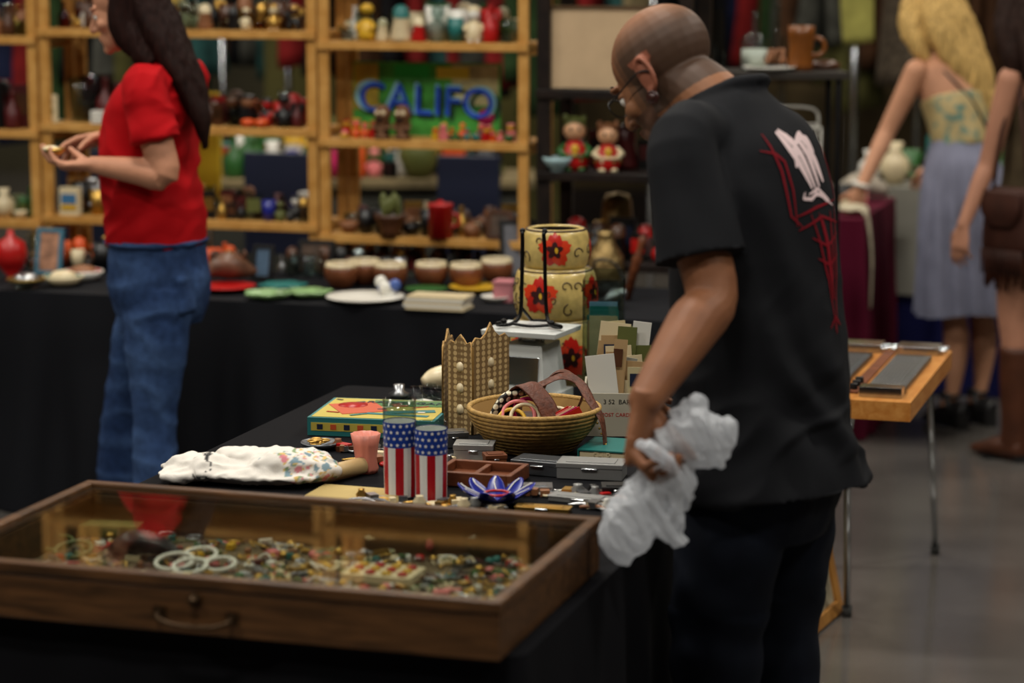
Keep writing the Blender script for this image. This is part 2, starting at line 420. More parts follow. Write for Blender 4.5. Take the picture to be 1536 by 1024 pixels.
b.lathe([(0,-.09),(.006,-.09),(.008,-.075),(.006,-.062),(.018,-.058),(.0185,.058),(.006,.062),(.008,.075),(.006,.09),(0,.09)],mat('pin_wood',(190,160,110),.5),X); b.done('rolling_pin',spot(515,718),.9)
b=B(); 
for i in range(26): b.tube([(-.10,-.055+i*.0044,.003+.001*(i%2)),(.10,-.055+i*.0044,.003+.001*((i+1)%2))],.0024,mat('straw',(188,165,110),.7),n=6)
b.done('woven_mat',spot(540,743),A)
def tin(px,py,w,d,h,m,rz=0,name='metal_tin'):
    b=B(); b.box((0,0,h*.35),(w,d,h*.7),m); b.box((0,0,h*.85),(w+.003,d+.003,h*.3),m); b.box((0,0,h+.001),(w*.75,d*.7,.002),m)
    b.tube([(-w*.12,-d/2-.003,h*.65),(w*.12,-d/2-.003,h*.65)],.003,steel,n=6)
    b.done(name,spot(px,py),A+rz,bevel=min(.006,h*.2))
gun=mat('gunmetal',(95,98,102),.3,metal=.7); palem=mat('brushed_pewter',(150,150,148),.4,metal=.5)
tin(712,690,.085,.06,.040,palem,.2); tin(815,708,.12,.07,.030,gun,-.1,'cigarette_case'); tin(888,714,.14,.07,.034,palem,.1,'camera_case')
tin(795,738,.09,.045,.016,silver,.3,'cigarette_case'); tin(872,752,.13,.04,.012,palem,-.1,'comb_tray'); tin(680,668,.06,.05,.034,silver,.5)
tin(815,766,.11,.03,.010,gold,.05,'comb_tray'); tin(742,700,.045,.04,.030,midwood,.5,'trinket_box'); tin(925,742,.06,.05,.022,black,.3,'ring_box'); tin(645,664,.05,.04,.022,tan,.1,'trinket_box')
tin(612,662,.06,.05,.016,gun,.7,'cigarette_case')
b=B(); b.box((0,0,.006),(.17,.13,.012),midwood)
for s in (-1,1): b.box((s*.08,0,.016),(.012,.13,.03),midwood); b.box((0,s*.06,.016),(.15,.012,.03),midwood)
b.box((0,0,.016),(.012,.11,.022),midwood); b.done('wooden_tray',spot(722,722),A,bevel=.002)
b=B()
for i in range(9):
    a=i*2*pi/9; X=M.Rotation(a,4,'Z')
    b.loft([((.02,0,.004),.010,.002),((.045,0,.014),.02,.003),((.07,0,.030),.014,.0025),((.080,0,.038),.005,.002)],(0,1,0),cobalt,n=10,k=3,X=X)
    b.tube([(.035,0,.018),(.06,.004,.030),(.074,0,.038)],.0014,white,k=3,n=6,X=X)
b.lathe([(0,0),(.035,0),(.038,.006),(.02,.01),(0,.01)],cobalt)
b.torus((0,0,.020),.024,.003,red)
b.done('scalloped_enamel_dish',spot(745,754),.2)
def scatter(name,px,py,w,d,n,pal_,hmax=.018):
    b=B()
    for i in range(n):
        x,y=ru(-w,w),ru(-d,d); r=ru(.006,.018); k=rnd(); m_=random.choice(pal_); X=M.Translation((x,y,0))
        if k<.3: b.lathe([(0,0),(r,0),(r*1.05,.004),(r*.8,.007),(0,.007)],m_,X,n=14)
        elif k<.5: b.torus((x,y,.003),r,.0025,m_,n=16,k=6)
        elif k<.75: b.box((x,y,ru(.004,hmax)/2+.001),(r*2,r*1.4,hmax*.7),m_,R=M.Rotation(ru(0,3),3,'Z'))
        elif k<.9: b.tube([(x-.03,y,.004),(x,y+.006,.006),(x+.03,y-.004,.004)],[.003,.0045,.003],m_,n=8,k=3)
        else: b.lathe([(0,0),(r*.7,0),(r,.012),(r*.5,.02),(r*.6,hmax*1.3),(0,hmax*1.3)],m_,X,n=12)
    b.done(name,spot(px,py),A)
mixp=[gold,silver,gun,brown,cream,black,palem,tan,red,white,palem,clear,silver,cream,tan]
scatter('coins_and_brooches',628,692,.13,.06,60,mixp); scatter('cutlery_and_pens',640,758,.16,.02,34,[silver,gun,gold,cream,palem])
scatter('costume_jewelry_pile',845,742,.12,.03,50,mixp); scatter('watch_parts',905,762,.05,.02,22,mixp); scatter('small_collectibles',545,676,.08,.035,26,mixp)
scatter('table_trinkets',645,622,.05,.08,34,mixp,.03)
b=B(); b.lathe([(0,0),(.03,0),(.045,.012),(.043,.016),(.028,.006),(0,.006)],gun)
for i in range(9): b.torus((ru(-.015,.015),ru(-.015,.015),.012+i*.001),.012,.002,gold,n=12,k=5)
b.done('trinket_dish',spot(480,672),0)
# basket + contents
bc=spot(801,672); e=empty('coiled_basket',bc)
b=B(); st=mat('coiled_straw',(176,138,72),.65,var=.35,vs=90,bump=.3,bs=250); N=11
for i in range(N):
    t=i/(N-1); r=.088+.058*math.sin(t*pi/2*.9)/math.sin(pi/2*.9); b.torus((0,0,.006+t*.088),r,.0062,st,n=48,k=8)
b.lathe([(0,.004),(.088,.004),(.12,.04),(.143,.092),(.138,.092),(.11,.03),(.08,.01),(0,.01)],mat('straw_dark',(120,90,48),.8),n=40)
o=b.done('basket_body',bc); attach(o,e)
b=B(); belt=mat('tooled_belt_leather',(92,48,30),.5,var=.5,vs=60,bump=.3,bs=120,spec=.3)
def strap(b,pts,w,th,m,side):
    b.loft([(p,w,th) for p in pts],side,m,n=10,k=5)
strap(b,[(-.03,.02,.08),(-.035,.0,.13),(.01,-.01,.145),(.06,0,.165),(.10,.01,.15),(.125,-.03,.115),(.15,-.055,.075),(.158,-.065,.02)],.019,.0025,belt,(.2,1,.3))
strap(b,[(.0,.0,.06),(.03,.02,.15),(.07,.03,.17),(.11,.03,.13),(.10,.02,.09)],.018,.0025,belt,(.2,1,0))
strap(b,[(-.06,.05,.06),(-.05,.02,.11),(-.02,-.02,.15),(.02,-.06,.12),(.04,-.08,.08)],.022,.0025,belt,(1,.4,.2))
for i in range(9):
    b.ell((.122+i*.0045,-.028-i*.005-.006,.112-i*.011),.0028,gold,n=5,u=8)
dots=pattern('dotted_scarf',(225,215,185),(18,16,16),70)
b.loft([((-.09,0,.05),.03,.01),((-.075,.0,.09),.035,.012),((-.05,.01,.12),.03,.012),((-.02,.0,.13),.02,.01)],(.6,1,0),dots)
for c_,r_,mm,ax in (((-.035,-.05,.085),.036,pink,.9),((-.02,-.055,.082),.032,cream,.9),((-.015,-.03,.09),.03,magenta,1.1),((.05,-.075,.085),.03,cream,.6),((-.05,-.06,.075),.03,yellow,.8)):
    b.torus(c_,r_,.0045,mm,R=M.Rotation(ax,3,'X'))
for i in range(5): b.box((.06+i*.006,-.07-.002*i,.085),(.05,.006,.03),[red,pink,cream,magenta,red][i],R=M.Rotation(-.5,3,'Y'))
b.ell((0,0,.05),(.10,.10,.03),maroonm)
o=b.done('leather_belts_and_bangles',bc); attach(o,e)
# kitchen scale
kp=spot(797,600); b=B(); sw=mat('scale_enamel',(200,203,200),.35)
b.box((0,0,.012),(.15,.19,.024),sw); b.box((0,0,.085),(.13,.15,.125),sw,taper=.80); b.box((0,-.062,.085),(.085,.012,.06),mat('scale_dial',(238,236,226),.3),R=M.Rotation(-.12,3,'X'))
b.box((0,-.069,.085),(.095,.004,.07),steel,R=M.Rotation(-.12,3,'X'))
b.box((0,0,.156),(.035,.035,.03),steel); b.box((0,0,.177),(.195,.17,.014),sw,taper=1.02)
for s in(-1,1): b.tube([(s*.03,0,.145),(s*.03,0,.17)],.005,steel)
b.done('kitchen_scale',kp,A-.1,bevel=.004)
b=B(); iron=mat('wrought_iron',(16,14,14),.4,metal=.6)
for s in (-1,1):
    b.tube([(s*.028,.0,.235),(s*.027,-.006,.23),(s*.028,0,.20),(s*.030,0,.10),(s*.034,0,.03),(s*.05,-.02,.009),(s*.075,-.035,.007),(s*.08,-.05,.012),(s*.06,-.06,.018)],.005,iron,k=4)
    b.ell((s*.06,-.06,.02),.008,iron); b.ell((s*.028,0,.238),.007,iron); b.tube([(s*.033,.0,.05),(s*.02,.06,.007)],.004,iron)
b.tube([(-.05,-.02,.009),(0,-.03,.006),(.05,-.02,.009)],.004,iron,k=5); b.tube([(-.02,.06,.007),(.02,.06,.007)],.0035,iron)
b.done('iron_plate_easel',kp+V((.005,-.0,.1845)),A+.05)
# ornate folding frame
fp=spot(708,652); b=B(); orn=pattern('ornate_gilt_lattice',(190,162,112),(118,92,56),75)
def panel(p,q,hh,peak):
    p=V(p);q=V(q);d=(q-p);n_=V((-d.y,d.x,0)).normalized()*.006; pts=[]
    prof=[(0,0),(1,0),(1,hh*.90),(.9,hh*.95),(.75,hh*.93),(.62,hh*.98),(.5,hh*peak),(.38,hh*.98),(.25,hh*.93),(.1,hh*.95),(0,hh*.90)]
    a=[p+d*s+V((0,0,z)) for s,z in prof]; c_=[v+n_ for v in a]; k=len(prof)
    b.add(a+c_,[tuple(range(k)),tuple(range(k,2*k))[::-1]]+[(i,(i+1)%k,(i+1)%k+k,i+k) for i in range(k)],orn,smooth=False)
    gm=mat('gilt_edge',(150,115,60),.4,metal=.4)
    b.tube([v+n_*.5 for v in a],.003,gm,n=6,closed=True)
    m_=p+d*.5
    for zz in (.25,.47,.69): b.lathe([(0,-.004),(.010,-.002),(.010,.002),(0,.004)],cream,M.Translation(m_+V((0,0,hh*zz))+n_*.5)@M.Rotation(math.atan2(d.y,d.x),4,'Z')@M.Rotation(pi/2,4,'X')@M.Diagonal((1,1.2,2.0,1)))
panel((-.055,.04,0),(0,0,0),.225,1.02); panel((.002,0,0),(.085,.09,0),.235,1.08); panel((-.065,.045,0),(-.045,.15,0),.22,1.05)
b.done('folding_ornate_frame',fp,0)
# game box
gp=spot(575,640); e=empty('board_game_box',gp)
b=B(); gy=mat('box_yellow',(190,170,70),.5); gt=mat('box_teal',(35,112,112),.5); gr=mat('box_orange',(190,76,35),.5); gg=mat('box_green',(58,108,50),.5)
w,d,h=.30,.25,.042
b.box((0,0,h/2),(w,d,h),gt); b.box((0,-d/2-.0006,h*.5),(w*.94,.001,h*.45),gy); b.box((-w/2-.0006,0,h*.5),(.001,d*.94,h*.45),gy)
b.box((0,0,h+.0006),(w*.95,d*.93,.001),gy)
b.box((.05,.07,h+.0016),(w*.6,d*.28,.001),gg,R=M.Rotation(.06,3,'Z')); b.box((-.06,.0,h+.0018),(.11,.13,.001),gr,R=M.Rotation(.5,3,'Z'))
b.box((.07,-.03,h+.0018),(.12,.03,.001),gt,R=M.Rotation(.3,3,'Z')); b.box((.05,-.07,h+.0019),(.15,.018,.001),gt,R=M.Rotation(-.1,3,'Z'))
b.lathe([(0,0),(.035,0),(.035,.001),(0,.001)],red,M.Translation((-.08,.03,h+.002)))
for i in range(12):
    b.box((ru(-.13,.13),ru(-.10,.10),h+.0024),(ru(.01,.05),ru(.005,.015),.0006),random.choice([navy,gr,gt,red,white]),R=M.Rotation(ru(-.5,.8),3,'Z'))
for i in range(8): b.box((-.12+i*.032,-d/2-.0015,h*.5),(.014,.001,.012),gr if i%2 else navy)
b.text('RADIO GAME',.035,navy,M.Translation((.05,.07,h+.003)),.0004)
o=b.done('printed_box',gp,A+.12); attach(o,e)
b=B()
for i,(x,y,m_,r_) in enumerate(((0,0,clear,.022),(.05,.02,clear,.018),(-.05,.01,silver,.02),(.09,.0,yellow,.012),(.02,.05,clear,.02))):
    b.lathe([(0,0),(r_,0),(r_*1.3,.012),(r_*.6,.02),(r_*.7,.035),(0,.036)],m_,M.Translation((x,y,0)))
b.done('glass_trinkets',spot(625,600),A)
b=B(); b.loft([((-.05,0,.02),.012,.012),((-.02,0,.028),.03,.026),((.02,.0,.03),.036,.03),((.045,0,.024),.025,.022),((.065,0,.018),.008,.008)],(0,1,0),cream,n=28)
b.done('conch_shell',spot(662,583),.4)
# floral canister
kc=spot(833,572); e=empty('floral_stacked_canister',kc)
kb=mat('canister_glaze',(200,174,104),.32,var=.25,vs=40,coat=.2); b=B()
def bar(r,za,zb): return [(r*.84,za+.002),(r*.92,za+.010),(r,za+(zb-za)*.35),(r*1.0,za+(zb-za)*.6),(r*.93,zb-.012),(r*.84,zb-.003)]
T=[(.118,0,.168),(.108,.168,.298),(.088,.298,.402)]
prof=[(0,0)]
for t_ in T: prof+=crs(bar(*t_),4)
prof+=[(.066,.402),(.064,.398),(.064,.33),(0,.33)]
b.lathe(prof,kb,n=48)
b.lathe([(.063,.397),(.062,.335),(0,.332)],mat('dark_interior',(30,22,16),.9),n=32)
def rad(z):
    for (r,za,zb) in T:
        if za<=z<=zb:
            q=crs(bar(r,za,zb),6)
            for i in range(len(q)-1):
                if q[i][1]<=z<=q[i+1][1]: 
                    f=(z-q[i][1])/max(1e-6,q[i+1][1]-q[i][1]); return q[i][0]+(q[i+1][0]-q[i][0])*f
            return q[-1][0] if z>q[-1][1] else q[0][0]
    return .1
def wrap(th0,zc,x,y,off=.0012):
    r=rad(zc+y)+off; a=th0+x/r; return (r*math.cos(a),r*math.sin(a),zc+y)
def petal(th0,zc,ang,L,w,m,off):
    vs=[];fs=[];nr,na=5,11
    for i in range(nr+1):
        for j in range(na):
            s=(j/(na-1)-.5)*2; f=i/nr
            x0=L*f*(1+.08*math.cos(s*9)*f); y0=s*w*math.sin(min(1,f*.9+.04)*pi*.66)
            x0-=abs(s)**2*L*.35*f
            x=x0*math.cos(ang)-y0*math.sin(ang); y=x0*math.sin(ang)+y0*math.cos(ang)
            vs.append(wrap(th0,zc,x,y,off))
    for i in range(nr):
        for j in range(na-1): fs.append((i*na+j,i*na+j+1,(i+1)*na+j+1,(i+1)*na+j))
    b.add(vs,fs,m)
pr=mat('poppy_red',(185,30,18),.35); pr2=mat('poppy_orange_red',(205,55,22),.35); pd=mat('poppy_dark',(50,12,14),.4)
for th0,zc,s in ((-1.62,.352,.95),(-1.98,.237,1.05),(-1.25,.08,1.15),(-2.5,.09,1.1),(-.5,.24,.95),(0.1,.35,.85),(1.5,.23,1.1)):
    for q in range(5): petal(th0,zc,q*2*pi/5+.3,.046*s,.021*s,pr if q%2 else pr2,.0014+.0003*q)
    for q in range(5): petal(th0,zc,q*2*pi/5+.3,.024*s,.008*s,pd,.0034)
    petal(th0,zc,.1,.009,.008,yellow,.004)
ln=mat('canister_line',(60,38,18),.4)
for i in range(84):
    th0=ru(-pi,pi); k=random.choice([0,0,1,1,2]); zc=T[k][1]+(T[k][2]-T[k][1])*ru(.2,.8); L_=ru(.010,.019); f0=ru(0,6)
    pts=[]
    for q in range(14):
        a=f0+q*.42; rr=L_*(1-q/16); y=rr*math.sin(a); y=max(T[k][1]+.005-zc,min(T[k][2]-.006-zc,y)); pts.append(wrap(th0,zc,rr*math.cos(a),y,.0006))
    b.tube(pts,.0016,ln,n=5)
for r_,za,zb in T: b.torus((0,0,zb-.004),r_*.86,.003,ln,n=40,k=6)
o=b.done('canister_tiers',kc); attach(o,e)
# postcard box
pb=spot(932,640); e=empty('postcard_box',pb); b=B(); cb=mat('box_board',(175,168,150),.7)
b.box((0,0,.004),(.17,.22,.008),cb); b.box((0,-.11,.05),(.17,.004,.10),cb); b.box((0,.11,.05),(.17,.004,.10),cb)
for s in (-1,1): b.box((s*.085,0,.05),(.004,.22,.10),cb)
b.text('3 52  BAR',.015,black,M.Translation((-.01,-.1125,.08))@M.Rotation(pi/2,4,'X'),.0003)
b.text('POST CARDS',.012,red,M.Translation((-.01,-.1125,.05))@M.Rotation(pi/2,4,'X'),.0003)
o=b.done('cardboard_tray',pb,A+.25); attach(o,e)
b=B(); cols=[cream,white,teal,mat('sepia_paper',(165,135,95),.8),olive,mat('paper_blue',(110,150,175),.7),white,mat('paper_grey',(150,150,140),.8),cream,mat('sepia_paper'),mat('paper_buff',(190,175,135),.8)]
for i in range(44):
    m_=random.choice(cols); hh=ru(.11,.21)+(.07 if i>20 else 0)*rnd(); w_=ru(.03,.09); x=ru(-.045,.035); y=-.098+i*.0044
    R=M.Rotation(ru(-.16,.16),3,'Y')@M.Rotation(ru(-.10,.05),3,'X')
    b.box((x,y,.012+hh/2),(w_,.0015,hh),m_,R=R)
    if i%2==0: b.box((x,y-.0016,.012+hh*.8),(w_*.7,.0012,hh*.2),random.choice([green,navy,olive,gun,brown,teal,black]),R=R)
o=b.done('postcards',pb,A+.25); attach(o,e)
b=B(); ac=clear
b.box((0,-.035,.15),(.10,.002,.30),ac); b.box((0,.035,.16),(.10,.002,.32),ac); b.box((-.05,0,.15),(.002,.07,.30),ac); b.box((.05,0,.15),(.002,.07,.30),ac); b.box((0,0,.002),(.1,.07,.003),ac)
for i in range(8): b.box((ru(-.008,.008),-.026+i*.007,.004+ru(.10,.13)),(.07,.0015,ru(.16,.24)),random.choice([cream,white,teal,olive,cols[5],cols[3],cols[10]]))
b.done('acrylic_magazine_holder',spot(905,596),A+.2)
b=B(); b.box((0,0,.012),(.10,.14,.018),cream); b.box((0,0,.0225),(.106,.146,.003),teal); b.box((0,0,.0015),(.106,.146,.003),teal); b.box((-.053,0,.012),(.003,.146,.024),teal)
b.text('SHIP',.02,cream,M.Translation((0,-.0735,.012))@M.Rotation(pi/2,4,'X'),.0003); b.done('hardback_book',spot(915,682),A)
# ------------------------------------------------------------------ knick-knack kit
def item(b,kind,x,y,z,h,m,m2):
    X=M.Translation((x,y,z))@M.Rotation(ru(0,6.28) if kind not in('plate','book','fig','mug') else ru(-.4,.4),4,'Z')@M.Scale(h,4)
    L=lambda p,mm=m,n=14: b.lathe(p,mm,X,n=n)
    if kind=='bottle': L([(0,0),(.2,0),(.22,.05),(.22,.5),(.08,.68),(.07,.95),(.1,1),(0,1)])
    elif kind=='tumbler': L([(0,0),(.28,0),(.36,1),(.33,1),(.26,.08),(0,.08)])
    elif kind=='vase': L([(0,0),(.2,0),(.36,.35),(.32,.6),(.13,.8),(.2,1),(.17,1),(.1,.8),(0,.78)])
    elif kind=='bowl': L([(0,0),(.4,0),(.75,.4),(1,1),(.95,1),(.7,.5),(0,.15)])
    elif kind=='mug':
        L([(0,0),(.36,0),(.38,.05),(.4,1),(.36,1),(.34,.1),(0,.1)]); b.torus((.42,0,.5),.25,.06,m,X=X,R=M.Rotation(pi/2,3,'X'),n=14,k=6)
    elif kind=='fig':
        L([(0,0),(.2,0),(.26,.15),(.2,.4),(.1,.58),(0,.6)]); b.ell((0,0,.75),(.19,.18,.2),m2,X=X,n=8,u=10); b.ell((0,.02,.84),(.2,.18,.16),m,X=X,n=8,u=10)
        for s in(-1,1): b.tube([(s*.14,0,.5),(s*.27,-.08,.38),(s*.2,-.16,.3)],.055,m,X=X,n=6); b.ell((s*.09,-.12,.03),(.09,.13,.05),m2,X=X,n=6,u=8)
    elif kind=='animal':
        b.ell((0,0,.42),(.4,.22,.24),m,X=X,n=8,u=10); b.ell((.42,0,.74),(.2,.18,.2),m,X=X,n=8,u=10); b.ell((.6,0,.68),(.1,.09,.08),m2,X=X,n=6,u=8)
        b.tube([(.3,0,.5),(.42,0,.7)],.13,m,X=X)
        for s in (-1,1):
            for q in(-.25,.25): b.tube([(q,s*.12,.4),(q,s*.13,0)],[.09,.07],m,X=X,n=6)
            b.tube([(.4,s*.12,.86),(.38,s*.16,1.0)],[.06,.02],m,X=X,n=6)
        b.tube([(-.36,0,.5),(-.52,0,.65),(-.5,0,.8)],[.06,.05,.03],m,X=X,n=6)
    elif kind=='teapot':
        L([(0,0),(.35,0),(.55,.35),(.45,.7),(.2,.82),(.06,.86),(.1,.95),(0,1)]); b.tube([(.45,0,.35),(.7,0,.5),(.82,0,.75)],[.12,.08,.05],m,X=X,n=6); b.torus((-.55,0,.45),.24,.05,m,X=X,R=M.Rotation(pi/2,3,'X'),n=14,k=6)
    elif kind=='plate': b.lathe([(0,0),(.3,.0),(.5,.06),(.5,.08),(.28,.03),(0,.03)],m,X@M.Translation((0,.1,.5))@M.Rotation(-1.4+pi,4,'X'),n=20)
    elif kind=='book':
        w=ru(.5,.7); b.box((0,0,.5),(w,.1,1),m,X=X); b.box((0,-.052,.55),(w*.8,.01,.5),m2,X=X)
    elif kind=='jar': L([(0,0),(.35,0),(.42,.1),(.42,.6),(.3,.72),(.32,.76),(.34,.86),(.08,.9),(.1,.98),(0,1)])
    elif kind=='car':
        b.box((0,0,.25),(1.4,.6,.3),m,X=X); b.box((0,0,.52),(.7,.5,.3),m2,X=X,taper=.8)
        for q in(-.45,.45):
            for s in(-1,1): b.lathe([(0,-.05),(.16,-.05),(.16,.05),(0,.05)],black,X@M.Translation((q,s*.3,.16))@M.Rotation(pi/2,4,'X'),n=10)
    elif kind=='toy':
        b.box((0,0,.3),(.5,.35,.6),m,X=X); b.ell((0,0,.78),.24,m2,X=X,n=8,u=10); b.ell((0,0,.95),(.28,.28,.07),m,X=X,n=6,u=10)
    elif kind=='shaker':
        L([(0,0),(.3,0),(.32,.1),(.22,.6),(.24,.65),(.2,.9),(0,1)]); b.lathe([(.245,.64),(.22,.9),(.1,1.0),(0,1.01)],m2,X,n=12)
RADK={'bottle':.23,'tumbler':.36,'vase':.36,'bowl':1,'mug':.6,'fig':.3,'animal':.65,'teapot':.8,'plate':.5,'book':.35,'jar':.42,'car':.75,'toy':.3,'shaker':.33}
def row(name,org,s0,s1,z,yr,kinds,pal,hr,gap=.006,skip=0,rz=A):
    b=B(); 
    for y in yr:
        x=s0+.005
        while x<s1-.03:
            k=random.choice(kinds); h=ru(*hr)*(.35 if k=='bowl' else .6 if k in('car','animal','teapot','mug') else .75 if k=='jar' else 1)
            r=RADK[k]*h
            if x+2*r>s1: break
            if rnd()>=skip: item(b,k,x+r,y,.001,h,random.choice(pal),random.choice(pal))
            x+=2*r*.92+ru(.0,1.2)*gap
    return b.done(name,(org[0],org[1],z),rz)
# ------------------------------------------------------------------ pine shelving
S0=V((.20,8.085,0))
def sp(s,v,z): return S0+E1*s+E2*v+V((0,0,z))
def pxs(px,v=0):
    d=_dir(px,200); o=S0+E2*v
    det=d.x*(-E1.y)-d.y*(-E1.x); s=(d.x*o.y-d.y*o.x)/det
    return s
def unit(name,s0,s1,zs,depth,top,m,up=.036,th=.018):
    b=B(); w=s1-s0
    for x in (0,w-up):
        b.box((x+up/2,.012,top/2),(up,.024,top),m); b.box((x+up/2,depth-.012,top/2),(up,.024,top),m)
    for z in zs:
        b.box((w/2,depth/2,z-th/2),(w-.002,depth-.05,th),m); b.box((w/2,-.006,z-th/2-.004),(w,.012,th+.010),m)
        for x in (up/2,w-up/2): b.box((x,depth/2,z-th-.015),(up*.5,depth-.05,.02),m)
    for x in (up/2,w-up/2): b.box((x,depth/2,.12),(up*.5,depth-.05,.03),m)
    p=sp(s0,0,0); return b.done(name,p,A,bevel=.002)
a0,a1,a2=pxs(62),pxs(477),pxs(792)
dep=.30
unit('pine_shelf_unit',a0,a1-.004,(.40,.894,1.224,1.56,1.9),dep,2.15,pine)
unit('pine_shelf_unit',a1+.004,a2,(.40,.862,1.194,1.527,1.86),dep,2.15,pine)
unit('pine_shelf_unit',a0-.95,a0-.012,(.40,.87,1.195,1.53,1.87),dep,2.15,pine)
def rowS(name,s0,s1,z,kinds,pal,hr,yr=(.06,.115,.17,.225),**k): 
    p=sp(s0,0,z); return row(name,p,0,s1-s0,z,yr,kinds,pal,hr,**k)
sh=.045
small=['fig','shaker','bottle','tumbler','animal','toy','book','vase']
rowS('shelf_figurines',a0+sh,a1-sh,1.56,['shaker','fig','bottle','animal','tumbler','fig'],[amber,brown,gold,clear,cream,tan,black,white,brown,clear,black],(.07,.12))
rowS('shelf_glassware',a1+sh,a2-sh,1.527,['tumbler','tumbler','fig','bottle','animal','shaker'],[clear,white,clear,yellow,clear,clear,green,cream,teal,clear,red],(.07,.13))
rowS('shelf_figurines',a0+sh+.26,a1-sh,1.224,small,[brown,black,red,clear,black,maroonm,tan,olive,clear,clear,white,orange],(.06,.12),skip=.05)
rowS('shelf_bottles',a0+sh,a0+sh+.24,1.224,['bottle','bottle','shaker','tumbler'],[maroonm,clear,brown,amber,clear],(.10,.17),yr=(.12,.17,.22))
rowS('shelf_collectibles',a0+sh,a1-sh,.894,small+['bowl','mug'],[clear,brown,tan,white,black,silver,olive,gold,black,maroonm,clear,cobalt],(.055,.11))
rowS('shelf_toys',a1+sh,a1+.22,1.194,['toy','fig','car'],[red,yellow,orange,teal,pink],(.045,.065),yr=(.05,.1))
rowS('shelf_toys',a2-.36,a2-sh,1.194,['toy','toy','car','fig','bowl'],[red,yellow,orange,teal,pink,orange,green,cobalt],(.035,.06),yr=(.04,.08,.12))
rowS('shelf_kitchenware',a1+sh,a2-sh,.862,['bowl','shaker','mug','tumbler','teapot','bottle','book','fig'],[clear,brown,clear,black,silver,gold,cream,maroonm,black,tan,clear],(.055,.11))
rowS('shelf_bottles',a0-.9,a0-sh,1.195,['book','bottle','shaker'],[maroonm,red,brown,maroonm,black],(.1,.18))
rowS('shelf_planters',a0-.9,a0-sh,.87,['mug','bowl','vase','shaker'],[green,olive,green,cream,brown],(.07,.11))
rowS('shelf_bottles',a0-.9,a0-sh,1.53,['bottle','shaker','vase'],[clear,brown,gold,tan],(.07,.12))
def S(px,z,v=.08): 
    s=pxs(px,v); return sp(s,v,z)
for px in (148,174):
    b=B(); d_=.045; b.box((0,0,d_/2),(d_,d_,d_),white)
    for f in range(4):
        X=M.Translation((0,0,d_/2))@M.Rotation(f*pi/2,4,'Z')@M.Translation((0,-d_/2,0))@M.Rotation(pi/2,4,'X')
        for i in (-1,1):
            for j in ((-1,1) if f%2 else (-1,0,1)): b.lathe([(0,.0008),(.0045,.0008),(.0045,-.001)],black,X@M.Translation((i*.011,j*.012,0)),n=10)
    b.done('large_die',S(px,1.2255,.035),A+.2,bevel=.004)
b=B(); b.box((0,0,.05),(.06,.006,.10),cream); b.text('S',.08,olive,M.Translation((0,-.004,.05))@M.Rotation(pi/2,4,'X'),.001); b.box((0,.02,.004),(.05,.05,.006),cream); b.done('price_card',S(76,1.2255,.02),A)
for px in (574,604):
    b=B(); tk=mat('tiki_wood',(104,66,36),.6,var=.5,vs=60)
    b.lathe([(0,0),(.026,0),(.028,.01),(.022,.02),(.026,.04),(.02,.055),(.027,.065),(.030,.085),(.024,.105),(.016,.115),(0,.118)],tk,n=14)
    for s in(-1,1): b.ell((s*.011,-.026,.09),(.008,.006,.008),cream); b.tube([(s*.026,0,.055),(s*.03,-.018,.04),(s*.012,-.028,.035)],.006,tk); b.ell((s*.014,-.018,.006),(.01,.016,.007),tk)
    b.box((0,-.028,.07),(.026,.008,.008),black); b.done('tiki_statue',S(px,1.1955,.03),A)
# colourful sign board leaning on the shelf
b=B(); b.box((0,0,.128),(.54,.012,.255),mat('poster_green',(70,165,60),.6,var=.55,vs=14)); b.box((.18,-.007,.18),(.17,.002,.14),mat('poster_grey',(200,195,140),.6,var=.5,vs=20)); b.box((-.22,-.0075,.17),(.09,.002,.16),mat('poster_olive',(190,165,50),.6,var=.4)); b.box((-.05,-.0078,.225),(.13,.002,.045),mat('poster_leaf',(30,185,70),.6)); b.box((.10,-.0078,.22),(.12,.002,.04),mat('poster_yellow',(225,205,60),.6))
b.lathe([(0,0),(.03,0),(.03,.002),(0,.002)],magenta,M.Translation((.22,-.008,.07))@M.Rotation(pi/2,4,'X'))
X=M.Rotation(pi/2,4,'X')@M.Rotation(-.04,4,'Z')
b.text('CALIFO',.150,mat('poster_dkgreen',(12,60,36),.5),M.Translation((.012,-.0090,.108))@X@M.Scale(1.06,4),.0006)
b.text('CALIFO',.152,mat('poster_sky',(150,215,235),.5),M.Translation((-.002,-.0105,.124))@X@M.Scale(1.03,4),.0006)
b.text('CALIFO',.147,mat('poster_blue',(24,80,215),.5),M.Translation((.003,-.013,.120))@X,.002)
b.done('painted_california_sign',S(640,1.1955,.19),A)
b=B(); b.lathe([(0,0),(.042,0),(.042,.105),(.044,.107),(.044,.118),(.012,.12),(.01,.128),(0,.13)],red); b.torus((.045,0,.06),.022,.005,red,R=M.Rotation(pi/2,3,'X')); b.done('red_pitcher',S(660,.8635,.01),A+.2)
b=B(); b.lathe([(0,0),(.04,0),(.035,.02),(.055,.06),(.06,.075),(.05,.075),(0,.06)],brown)
for i in range(9):
    a=i*.7; b.ell((.025*math.cos(a),.025*math.sin(a),.095+.012*(i%3)),(.014,.014,.032),olive,n=8,u=8)
b.done('potted_cactus',S(585,.8635,.01),A)
b=B(); b.box((0,0,.05),(.075,.03,.10),cream); b.box((0,-.016,.05),(.06,.002,.055),mat('label_blue',(60,110,150),.5)); b.box((0,-.017,.03),(.06,.002,.02),yellow); b.done('tea_tin',S(103,.8955,.01),A,bevel=.004)
for px in(372,392):
    b=B(); b.lathe([(0,0),(.014,0),(.026,.014),(.022,.026),(.008,.03),(0,.028)],orange); b.done('orange_bowl',S(px,1.2255,.02))
